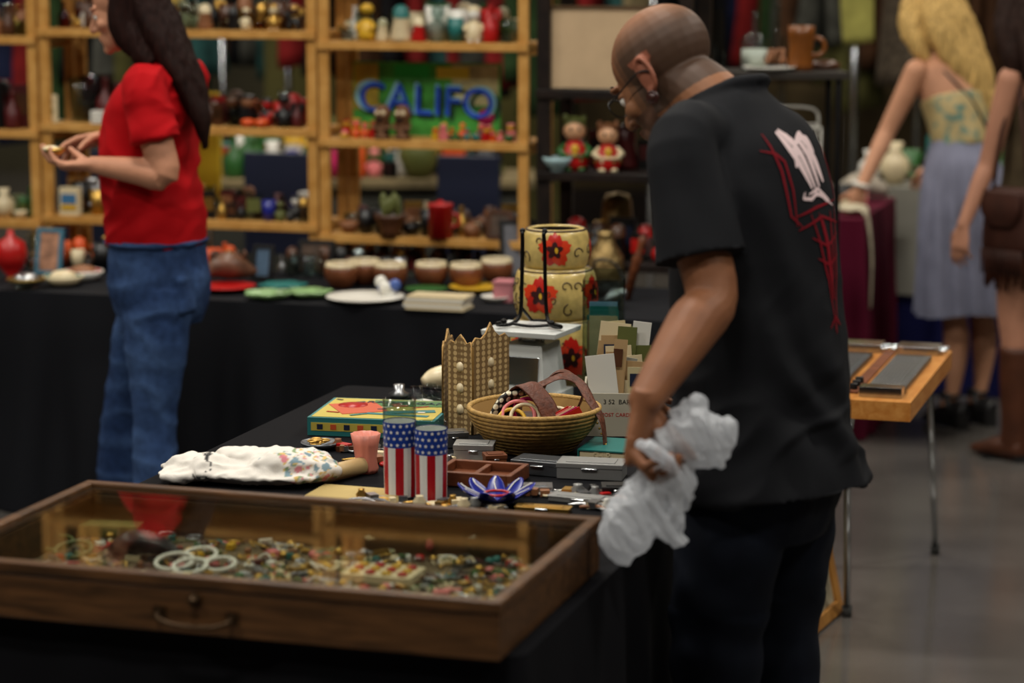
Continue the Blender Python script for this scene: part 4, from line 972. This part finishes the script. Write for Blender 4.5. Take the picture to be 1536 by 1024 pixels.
def sdisp(p,n):
    low=max(0,min(1,(1.35-p.z)/.4))
    w=.010*nz(p,(7,7,2.2))+.006*nz(p,(14,14,5),3)
    d_=(p.x+p.z*.8); w+=.007*math.sin(d_*38+5*nz(p,(5,5,5),7))*(.5+nz(p,(4,4,4),9))
    q=V((p.x+p.z*.4,p.y,p.z-p.x*.5)); w+=.006*ridge(q,(6,6,12),3)*low-.002
    return w*(.6+low*.9)-.001
so=organic(b,'work_shirt',.006,shirt,4,disp=sdisp,parent=man)
decal.bv=BVHTree.FromPolygons([v.co.copy() for v in so.data.vertices],[tuple(p.vertices) for p in so.data.polygons])
bb=B(); lw=mat('print_white',(225,200,200),.7); lr=mat('print_red',(125,18,30),.7)
DV=(mF*.92+mL*-.38).normalized(); DS=V((-DV.y,DV.x,0))
of=lambda u,z: mp(0,0,z)-DV*.6-DS*u
UZ=lambda px,py:((px-1206)/560.0+.060, 1.485-(py-200)/790.0)
def st(pts,w,m): decal(so,[UZ(*p) for p in pts],of,DV,w,m,bb)
for P_ in (([(1160,180),(1178,215),(1198,264)]),([(1174,184),(1190,215),(1205,264)]),([(1164,178),(1184,200),(1176,232)]),([(1190,190),(1204,215),(1214,264)]),([(1206,198),(1216,225),(1224,258)]),([(1184,200),(1200,188),(1212,210)]),([(1200,192),(1210,196),(1218,215)])): st(P_,.0080,lw)
st([(1184,268),(1180,277),(1194,279),(1206,272),(1220,280),(1238,294)],.0036,lw); st([(1190,272),(1210,266),(1232,286)],.0032,lw); st([(1196,276),(1214,274),(1226,288)],.0026,lw)
for P_ in ([(1132,205),(1150,210),(1160,222),(1166,262),(1168,316)],[(1140,182),(1146,200),(1154,235),(1160,300),(1176,318)],[(1168,302),(1200,292),(1245,287)],[(1170,322),(1210,306),(1250,322)],[(1190,300),(1202,340),(1214,400),(1222,480)],[(1242,295),(1238,335),(1230,400),(1222,480)],[(1205,300),(1214,340),(1220,400)],[(1230,300),(1228,330),(1224,400)],[(1190,335),(1216,350),(1244,335)],[(1198,366),(1218,378),(1238,366)],[(1246,205),(1250,245),(1248,290)],[(1210,470),(1222,455),(1232,470)]): st(P_,.0026,lr)
st([(1210,310),(1217,350),(1222,430)],.006,lr)
bb.done('back_print',parent=man)
jean=mat('dark_denim',(16,20,30),.8,bump=.2,bs=500,var=.35,vs=9)
b=B(); b.loft([(mp(0,0,.98),.165,.12),(mp(-.01,0,.90),.175,.13),(mp(-.015,0,.82),.178,.135),(mp(-.01,0,.74),.15,.11)],mL,jean,n=30)
for s in(-1,1): b.loft([(mp(0,s*.085,.84),.092,.115),(mp(.015,s*.096,.68),.092,.105),(mp(.03,s*.10,.50),.082,.090),(mp(.01,s*.11,.28),.076,.085),(mp(-.01,s*.115,.05),.076,.09)],mL,jean,n=28)
organic(b,'jeans',.0075,jean,4,disp=lambda p,n:.009*nz(p,(9,9,4))+.005*nz(p,(18,18,16),5)+.004*math.sin(p.z*55+4*nz(p,(6,6,3)))*(1 if p.z<.6 else .3),parent=man)
b=B(); shoe=mat('black_shoe',(16,15,15),.45)
for s in(-1,1):
    b.loft([(mp(-.10,s*.115,.045),.03,.035),(mp(-.05,s*.115,.05),.04,.045),(mp(.05,s*.125,.04),.045,.035),(mp(.13,s*.135,.03),.045,.026),(mp(.18,s*.135,.022),.025,.015)],mL,shoe,n=18)
b.done('shoes',parent=man)
# ---- plastic bag
bm_=bpy.data.materials.new('white_plastic_bag'); bm_.use_nodes=True; nt=bm_.node_tree; p=nt.nodes['Principled BSDF']
p.inputs['Base Color'].default_value=lin((228,231,236)); p.inputs['Roughness'].default_value=.28
tr=nt.nodes.new('ShaderNodeBsdfTranslucent'); tr.inputs[0].default_value=lin((215,220,228)); tp=nt.nodes.new('ShaderNodeBsdfTransparent')
m1=nt.nodes.new('ShaderNodeMixShader'); m1.inputs[0].default_value=.35; m2_=nt.nodes.new('ShaderNodeMixShader'); m2_.inputs[0].default_value=.42
nt.links.new(p.outputs[0],m1.inputs[1]); nt.links.new(tr.outputs[0],m1.inputs[2]); nt.links.new(m1.outputs[0],m2_.inputs[1]); nt.links.new(tp.outputs[0],m2_.inputs[2]); nt.links.new(m2_.outputs[0],nt.nodes['Material Output'].inputs[0])
bY=4.165
def by(px,py,dy=0): return onY(px,py,bY+dy)
b=B(); sd=(1,0,0)
b.loft([(by(985,690,.0),.013,.013),(by(1003,668,.0),.028,.026),(by(1035,660,.02),.055,.045),(by(1065,652,.03),.058,.05),(by(1088,640,.03),.03,.03),(by(1100,628,.03),.008,.010)],(.3,0,1),bm_,n=26)
b.loft([(by(1005,690,.02),.02,.02),(by(1035,635,.03),.035,.03),(by(1045,610,.03),.03,.02),(by(1052,596,.03),.006,.006)],sd,bm_,n=20)
b.loft([(by(985,700,-.01),.016,.018),(by(972,725,-.0),.028,.026),(by(955,755,0),.046,.038),(by(942,790,0),.050,.043),(by(936,820,0),.036,.03),(by(938,848,0),.008,.008)],sd,bm_,n=26)
b.loft([(by(990,700,-.03),.014,.014),(by(985,730,-.03),.018,.016),(by(985,765,-.02),.022,.018),(by(1000,795,-.02),.020,.014),(by(1028,817,-.02),.009,.007)],sd,bm_,n=16)
b.loft([(by(1000,690,-.03),.012,.012),(by(1008,720,-.03),.018,.015),(by(1015,775,-.02),.018,.012),(by(1020,800,-.02),.006,.006)],(0,1,.2),bm_,n=14)
b.loft([(by(957,664,-.075),.006,.007),(by(978,674,-.088),.011,.013),(by(998,690,-.07),.013,.013),(by(1002,705,-.04),.014,.012)],(0,0,1),bm_,n=12)
b.ell(by(1015,725,.01),(.04,.03,.045),bm_)
def bdisp(p,n):
    q=V((p.x+p.z*.5,p.y,p.z*.55-p.x*.3))
    return .010*nz(q,(14,14,9))+.0075*ridge(q,(20,20,10),2)+.0045*ridge(q,(44,44,18),5)+.002*ridge(q,(90,90,40),8)-.006
bag=organic(b,'plastic_shopping_bag',.0026,bm_,2,disp=bdisp)
# ---- woman in red
wF=V((-.96,.28,0)).normalized(); wL=V((-wF.y,wF.x,0)); wo=V((-1.05,7.08,0))
def wp(f,l,z): return wo+wF*f+wL*l+V((0,0,z))
wom=empty('woman_in_red_shirt',(wo.x,wo.y,0))
HW=headmat(wp(.085,0,1.668),(-.96,.12),.28); 
b=B(); head(b,HW,skinm,.97)
b.loft([(wp(-.05,0,1.45),.07,.06),(wp(-.03,0,1.54),.05,.05),(wp(.03,0,1.61),.048,.052)],wL,skinm,n=20)
sh1=wp(-.05,.165,1.455); el1=onY(246,262,6.87); wr1=onY(140,247,6.90)
b.limb([sh1.lerp(el1,.3),sh1.lerp(el1,.6),el1,el1.lerp(wr1,.35),wr1],[.048,.048,.043,.040,.025],skinm)
hand(b,wr1,(-.98,.1,-.05),(0,.15,1),(0,1,0),skinm,(.45,.5,.55,.6),1.0,.5)
sh2_=wp(-.04,-.165,1.455); el2=V((-1.02,7.27,1.21)); wr2=onY(160,205,7.12)
b.limb([sh2_.lerp(el2,.3),sh2_.lerp(el2,.6),el2,el2.lerp(wr2,.35),wr2],[.048,.048,.043,.040,.025],skinm)
hand(b,wr2,(-.9,-.2,-.2),(0,-.5,-.8),(0,-.8,.5),skinm,(.35,.4,.5,.6),1.0,.5)
organic(b,'skin',.004,skinm,4,col=lambda p:lin((192,136,106)),parent=wom); faceparts(HW,wom,k=.97)
redt=mat('red_tshirt',(172,10,18),.8,bump=.1,bs=400)
b=B(); b.loft([(wp(.0,0,.985),.168,.142),(wp(.0,0,1.06),.165,.143),(wp(.01,0,1.16),.160,.140),(wp(.015,0,1.26),.165,.140),(wp(.005,0,1.34),.172,.132),(wp(-.025,0,1.42),.175,.108),(wp(-.04,0,1.49),.135,.078),(wp(-.045,0,1.53),.075,.058)],wL,redt,n=36)
b.ell(wp(.07,.07,1.30),(.07,.06,.065),redt); b.ell(wp(.07,-.07,1.30),(.07,.06,.065),redt)
for a_,c_ in((sh1,el1),(sh2_,el2)):
    b.loft([(a_.lerp(wp(-.04,0,1.46),.4),.06,.06),(a_,.064,.066),(a_.lerp(c_,.35),.070,.07),(a_.lerp(c_,.62),.077,.074)],(1,0,0),redt,n=24); b.ell(a_,.064,redt)
def tdisp(p,n):
    q=V((p.x+p.z*.5,p.y,p.z-p.x*.6)); return .008*nz(p,(10,10,8))+.006*ridge(q,(7,7,13),4)-.002+.004*math.sin((p.z*1.1-p.x*.8)*50+5*nz(p,(5,5,5)))*(.4+nz(p,(6,6,6),4))
organic(b,'tshirt',.006,redt,3,disp=tdisp,parent=wom)
blue=mat('blue_denim',(40,62,100),.85,attr=True,var=.3,vs=40,bump=.3,bs=400)
b=B(); b.loft([(wp(0,0,1.02),.158,.128),(wp(-.005,0,.93),.168,.142),(wp(-.012,0,.84),.172,.148),(wp(-.005,0,.76),.14,.12)],wL,blue,n=30)
b.loft([(wp(-.03,.08,.86),.088,.110),(wp(-.035,.088,.70),.084,.096),(wp(-.025,.092,.50),.066,.068),(wp(-.03,.095,.30),.066,.074),(wp(-.05,.10,.03),.075,.10)],wL,blue,n=26)
b.loft([(wp(.03,-.08,.86),.088,.105),(wp(.095,-.088,.70),.084,.086),(wp(.155,-.092,.50),.064,.064),(wp(.180,-.095,.30),.066,.070),(wp(.18,-.10,.03),.075,.09)],wL,blue,n=26)
b.tube([wp(.147*math.cos(i*pi/10),.174*math.sin(i*pi/10),.995) for i in range(20)],.006,blue,closed=True)
b.loft([(wp(-.13,.09,.90),.045,.012),(wp(-.135,.09,.80),.045,.02)],wL,blue,n=12)
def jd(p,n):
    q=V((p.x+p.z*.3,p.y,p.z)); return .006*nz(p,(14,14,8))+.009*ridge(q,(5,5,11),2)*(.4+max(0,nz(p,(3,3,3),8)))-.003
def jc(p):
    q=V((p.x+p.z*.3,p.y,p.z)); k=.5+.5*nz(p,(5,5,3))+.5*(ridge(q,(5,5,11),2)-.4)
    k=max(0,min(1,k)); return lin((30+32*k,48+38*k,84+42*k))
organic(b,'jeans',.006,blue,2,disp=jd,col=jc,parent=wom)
b=B()
for f,l in((-.05,.10),(.18,-.10)): b.loft([(wp(f-.07,l,.035),.028,.03),(wp(f,l,.045),.036,.04),(wp(f+.10,l,.03),.04,.026),(wp(f+.16,l,.018),.02,.012)],wL,shoe,n=16)
b.done('shoes',parent=wom)
dkhair=hairm('dark_brown_hair',(34,15,11),.12)
def hdisp(p,n): return .007*nz(p,(44,44,4))+.004*nz(p,(95,95,7),3)
b=B(); b.ell((0,-.035,.05),(.086,.100,.086),dkhair,X=HW); b.ell((-.05,-.03,-.02),(.040,.058,.10),dkhair,X=HW); b.ell((.05,-.03,-.02),(.040,.058,.10),dkhair,X=HW)
b.loft([(wp(.02,0,1.71),.085,.065),(wp(-.04,.01,1.61),.092,.056),(wp(-.10,.02,1.51),.085,.045),(wp(-.145,.03,1.42),.065,.034),(wp(-.170,.04,1.35),.042,.024),(wp(-.18,.04,1.27),.010,.009)],wL,dkhair,n=26)
b.loft([(wp(.05,.08,1.71),.042,.028),(wp(.05,.09,1.63),.040,.024),(wp(.01,.09,1.56),.034,.022),(wp(-.04,.09,1.51),.022,.016)],wF,dkhair,n=20)
organic(b,'hair',.005,dkhair,2,disp=hdisp,parent=wom)
b=B(); b.lathe([(0,0),(.02,0),(.03,.012),(.028,.02),(0,.018)],gold,M.Translation(wr1+V((-.11,.01,.028)))); b.ell(wr1+V((-.12,.0,.045)),(.025,.012,.010),cream); b.done('small_brass_trinket')
# ---- blonde woman
bF=V((-.5,.87,0)).normalized(); bL=V((-bF.y,bF.x,0)); bo=V((1.775,9.28,0))
def bp_(f,l,z): return bo+bF*f+bL*l+V((0,0,z))
bw=empty('blonde_woman',(bo.x,bo.y,0)); HB=headmat(bp_(.27,.01,1.60),(-.72,.69),.45)
b=B(); head(b,HB,skinm,.95)
b.loft([(bp_(.07,0,1.08),.115,.088),(bp_(.10,0,1.18),.120,.09),(bp_(.14,0,1.28),.138,.092),(bp_(.17,0,1.37),.150,.078),(bp_(.185,0,1.42),.10,.06),(bp_(.20,0,1.46),.05,.05),(bp_(.235,0,1.54),.046,.048)],bL,skinm,n=28)
s1=bp_(.17,.155,1.375); e1_=onY(1331,196,9.36); w1=onY(1291,283,9.25)
b.limb([s1,s1.lerp(e1_,.5),e1_,e1_.lerp(w1,.3),w1],[.046,.040,.035,.034,.022],skinm); hand(b,w1,(-.25,-.1,-.9),(-.2,.8,-.2),(-.7,.3,0),skinm,(.3,.35,.4,.45),.9)
s1b=bp_(.17,-.155,1.375); e1b=bp_(.22,-.20,1.12); w1b=bp_(.38,-.12,.98)
b.limb([s1b,s1b.lerp(e1b,.5),e1b,e1b.lerp(w1b,.3),w1b],[.046,.040,.036,.034,.022],skinm); hand(b,w1b,(-.4,.6,-.3),(.2,.2,-.8),(-.7,-.3,0),skinm,(.4,.4,.4,.45),.9)
for s in(-1,1): 
    b.limb([bp_(.02,s*.075,.62),bp_(.01,s*.07,.46),bp_(-.012,s*.07,.33),bp_(-.0,s*.07,.15),bp_(.03,s*.07,.085)],[.060,.048,.050,.028,.030],skinm)
def bskin(p):
    k=noise.noise(p*14)*8; return lin((196+k,142+k,110+k))
organic(b,'skin',.0045,skinm,3,col=bskin,parent=bw); faceparts(HB,bw,brow=(120,90,50),k=.95)
b=B(); fl=pattern('floral_print_cloth',(95,130,115),(180,160,110),26,'n')
b.loft([(bp_(.07,0,1.08),.120,.093),(bp_(.10,0,1.18),.126,.096),(bp_(.135,0,1.265),.142,.099)],bL,fl,n=30)
organic(b,'strapless_top',.006,fl,2,disp=lambda p,n:.006*nz(p,(20,20,12))+.003,parent=bw)
b=B(); lav=mat('grey_lavender_skirt',(132,134,154),.85,var=.15)
vs=[];n_=144
R_=[(1.13,.122,.096,.085),(1.10,.128,.102,.08),(1.0,.160,.135,.065),(.85,.182,.160,.05),(.65,.195,.178,.03),(.45,.208,.198,.015)]
for z,a_,c_,f_ in crs([(z,a,c,f) for z,a,c,f in R_],3):
    for i in range(n_):
        t=2*pi*i/n_; g=min(1,(1.13-z)*4); w_=1+.035*math.sin(t*19+z*1.5)*g+.045*noise.noise(V((math.cos(t)*3,math.sin(t)*3,z*1.3)))*g+.02*math.sin(t*41+z*2)*g
        zz=z+(.012*math.sin(t*3) if z<.5 else 0)
        vs.append(bp_(f_+c_*w_*math.cos(t),a_*w_*math.sin(t),zz))
rr=len(vs)//n_
b.add(vs,[(j*n_+i,j*n_+(i+1)%n_,(j+1)*n_+(i+1)%n_,(j+1)*n_+i) for j in range(rr-1) for i in range(n_)],lav); b.done('pleated_skirt',parent=bw)
blh=hairm('blonde_hair',(208,170,102),.2)
b=B(); b.ell((0,-.03,.045),(.092,.108,.092),blh,X=HB); b.ell((0,-.05,-.03),(.09,.065,.095),blh,X=HB)
b.loft([(bp_(.22,0,1.66),.09,.06),(bp_(.17,.0,1.56),.12,.06),(bp_(.13,-.03,1.46),.115,.05),(bp_(.09,-.07,1.37),.085,.035),(bp_(.07,-.10,1.28),.055,.025),(bp_(.06,-.12,1.20),.014,.01)],bL,blh,n=24)
b.loft([(bp_(.27,.08,1.63),.055,.045),(bp_(.25,.12,1.55),.055,.045),(bp_(.20,.12,1.47),.045,.035),(bp_(.17,.10,1.41),.02,.016)],bL,blh,n=18)
for i in range(16):
    l0=ru(-.11,.09); f0=ru(-.01,.02); dz=ru(0,.10)
    b.limb([bp_(.15+f0,l0,1.52),bp_(.105+f0,l0-.03+ru(-.01,.01),1.42),bp_(.07+f0,l0-.04+ru(-.02,.02),1.33-dz*.5),bp_(.06+f0,l0-.05+ru(-.02,.02),1.27-dz)],[.014,.014,.010,.006],blh,n=8,k=3)
organic(b,'hair',.0055,blh,1,disp=lambda p,n:.009*nz(p,(34,34,6))+.005*nz(p,(80,80,9),3),parent=bw)
b=B(); b.tube([bp_(.18,.10,1.43),bp_(.10,.075,1.37),bp_(.03,.0,1.27),bp_(-.0,-.06,1.16),bp_(.0,-.13,1.08)],.006,black,k=4)
for s in(-1,1):
    b.loft([(bp_(-.07,s*.07,.05),.028,.05),(bp_(.0,s*.07,.055),.034,.055),(bp_(.08,s*.075,.035),.038,.033),(bp_(.14,s*.08,.02),.028,.018)],bL,shoe,n=18); b.tube([bp_(.02+.035*math.cos(i*.7),s*.07+.035*math.sin(i*.7),.125) for i in range(9)],.012,shoe,closed=True,n=6); b.tube([bp_(-.02,s*.07+.03,.05),bp_(.0,s*.07+.033,.125)],.012,shoe,n=6); b.box(bp_(-.06,s*.07,.03),(.045,.045,.06),shoe)
b.done('strap_and_wedge_shoes',parent=bw)
b=B(); b.torus(w1+V((0,0,.015)),.028,.009,white,R=M.Rotation(.3,3,'Y')); b.done('bracelet',parent=bw)
# ---- brunette woman
cF=V((-.6,.8,0)).normalized(); cL=V((-cF.y,cF.x,0)); co=V((1.885,8.68,0))
def cp_(f,l,z): return co+cF*f+cL*l+V((0,0,z))
cw=empty('brunette_woman',(co.x,co.y,0)); HC=headmat(cp_(.08,0,1.61),(-.6,.8),.3)
b=B(); head(b,HC,skinm,.95)
b.loft([(cp_(.0,0,1.25),.13,.09),(cp_(.01,0,1.36),.150,.08),(cp_(.02,0,1.42),.10,.06),(cp_(.03,0,1.47),.05,.05),(cp_(.06,0,1.55),.046,.048)],cL,skinm,n=26)
s1=cp_(.0,.155,1.385); e1_=onY(1483,243,8.6); w1=onY(1445,338,8.55)
b.limb([s1,s1.lerp(e1_,.5),e1_,e1_.lerp(w1,.3),w1],[.045,.040,.035,.034,.022],skinm); hand(b,w1,(-.15,-.05,-.95),(.6,.6,0),(-.6,.6,0),skinm,(.35,.4,.45,.5),.9)
s1=cp_(.0,-.155,1.385); e3=cp_(-.02,-.20,1.10); w3=cp_(.08,-.20,.87)
b.limb([s1,s1.lerp(e3,.5),e3,e3.lerp(w3,.3),w3],[.043,.039,.035,.034,.022],skinm); hand(b,w3,(-.1,.1,-.95),(-.3,.6,0),(-.6,.6,0),skinm,(.35,.4,.45,.5),.9)
for s in(-1,1): b.limb([cp_(0,s*.085,.72),cp_(.01,s*.08,.55),cp_(.0,s*.08,.42),cp_(-.01,s*.08,.30)],[.075,.062,.050,.050],skinm)
organic(b,'skin',.0045,skinm,3,col=lambda p:lin((176,124,98)),parent=cw); faceparts(HC,cw,k=.95)
b=B(); tp_=mat('taupe_top',(76,64,46),.8,var=.3)
b.loft([(cp_(-.0,0,.92),.155,.12),(cp_(0,0,1.05),.135,.10),(cp_(.0,0,1.18),.135,.10),(cp_(.01,0,1.30),.142,.10),(cp_(.015,0,1.37),.11,.085)],cL,tp_,n=30)
for s in(-1,1): b.tube([cp_(.07,s*.09,1.34),cp_(.02,s*.095,1.43),cp_(-.06,s*.09,1.34)],.014,tp_,k=4)
organic(b,'sleeveless_top',.007,tp_,3,disp=lambda p,n:.008*nz(p,(10,10,8)),parent=cw)
b=B(); brs=mat('suede_skirt',(78,42,28),.85,var=.3); 
b.loft([(cp_(0,0,1.0),.14,.11),(cp_(0,0,.9),.165,.135),(cp_(0,0,.76),.18,.15)],cL,brs,n=40)
for i in range(70):
    t=2*pi*i/70; p0=cp_(.15*math.cos(t),.18*math.sin(t),.77); b.tube([p0,p0+V((ru(-.006,.006),ru(-.006,.006),-ru(.10,.14)))],[.007,.004],brs,n=5)
b.done('fringed_skirt',parent=cw)
b=B(); bt_=mat('brown_boot_leather',(76,40,22),.5,var=.3,spec=.3)
for s in(-1,1):
    b.loft([(cp_(-.01,s*.08,.42),.062,.066),(cp_(-.01,s*.08,.30),.060,.062),(cp_(-.01,s*.08,.14),.046,.05),(cp_(-.005,s*.08,.07),.042,.055),(cp_(.0,s*.08,.035),.042,.06)],cL,bt_,n=22)
    b.loft([(cp_(-.05,s*.08,.045),.035,.035),(cp_(.04,s*.085,.045),.042,.04),(cp_(.12,s*.09,.03),.038,.025),(cp_(.18,s*.09,.02),.015,.012)],cL,bt_,n=18); b.box(cp_(-.04,s*.08,.012),(.05,.05,.024),shoe); b.box(cp_(.08,s*.088,.005),(.09,.10,.01),shoe)
b.done('boots',parent=cw)
brh=hairm('brunette_hair',(42,24,17),.15)
b=B(); b.ell((0,-.03,.045),(.090,.105,.088),brh,X=HC)
b.loft([(cp_(.03,0.02,1.68),.10,.07),(cp_(-.02,.02,1.57),.13,.07),(cp_(-.06,.03,1.45),.13,.05),(cp_(-.09,.03,1.33),.105,.04),(cp_(-.095,.03,1.22),.06,.03),(cp_(-.095,.03,1.15),.015,.012)],cL,brh,n=24)
b.loft([(cp_(.06,.09,1.66),.055,.045),(cp_(.04,.13,1.56),.055,.045),(cp_(.0,.14,1.46),.05,.035),(cp_(-.02,.13,1.38),.03,.02)],cL,brh,n=18)
organic(b,'hair',.006,brh,2,disp=hdisp,parent=cw)
b=B(); bl=mat('bag_leather',(58,29,19),.6,var=.3,spec=.25); bc_=cp_(-.06,.20,.90)
b.loft([(bc_+V((0,0,-.13)),.10,.03),(bc_+V((0,0,-.10)),.12,.045),(bc_+V((0,0,0)),.115,.045),(bc_+V((0,0,.09)),.095,.03),(bc_+V((0,0,.11)),.08,.015)],cF,bl,n=24)
b.loft([(bc_+cL*.045+V((0,0,.10)),.085,.008),(bc_+cL*.055+V((0,0,.03)),.09,.008),(bc_+cL*.05+V((0,0,-.03)),.05,.006)],cF,bl,n=16)
for s in(-1,1): b.tube([bc_+cF*s*.08+V((0,0,.09)),bc_+cF*s*.05+V((0,0,.3)),cp_(.0,.12,1.435)],.007,bl,k=4)
for i in range(16): 
    q=bc_+cF*(-.09+i*.012)+cL*.04+V((0,0,-.11)); b.tube([q,q+V((0,0,-.09))],[.005,.003],bl,n=5)
b.done('fringed_shoulder_bag')
# ------------------------------------------------------------------ camera, world, view
w=bpy.data.worlds.new('World'); sc.world=w; w.use_nodes=True; w.node_tree.nodes['Background'].inputs[0].default_value=(.05,.05,.05,1)
cam=bpy.data.cameras.new('camera'); cam.lens=85; cam.sensor_width=36; cam.clip_end=100
cam.dof.use_dof=True; cam.dof.focus_distance=5.4; cam.dof.aperture_fstop=2.1
co_=bpy.data.objects.new('camera',cam); sc.collection.objects.link(co_); co_.location=(0,0,H); co_.rotation_euler=(pi/2-TH,0,0); sc.camera=co_
sc.view_settings.view_transform='Standard'; sc.view_settings.look='None'; sc.view_settings.exposure=0
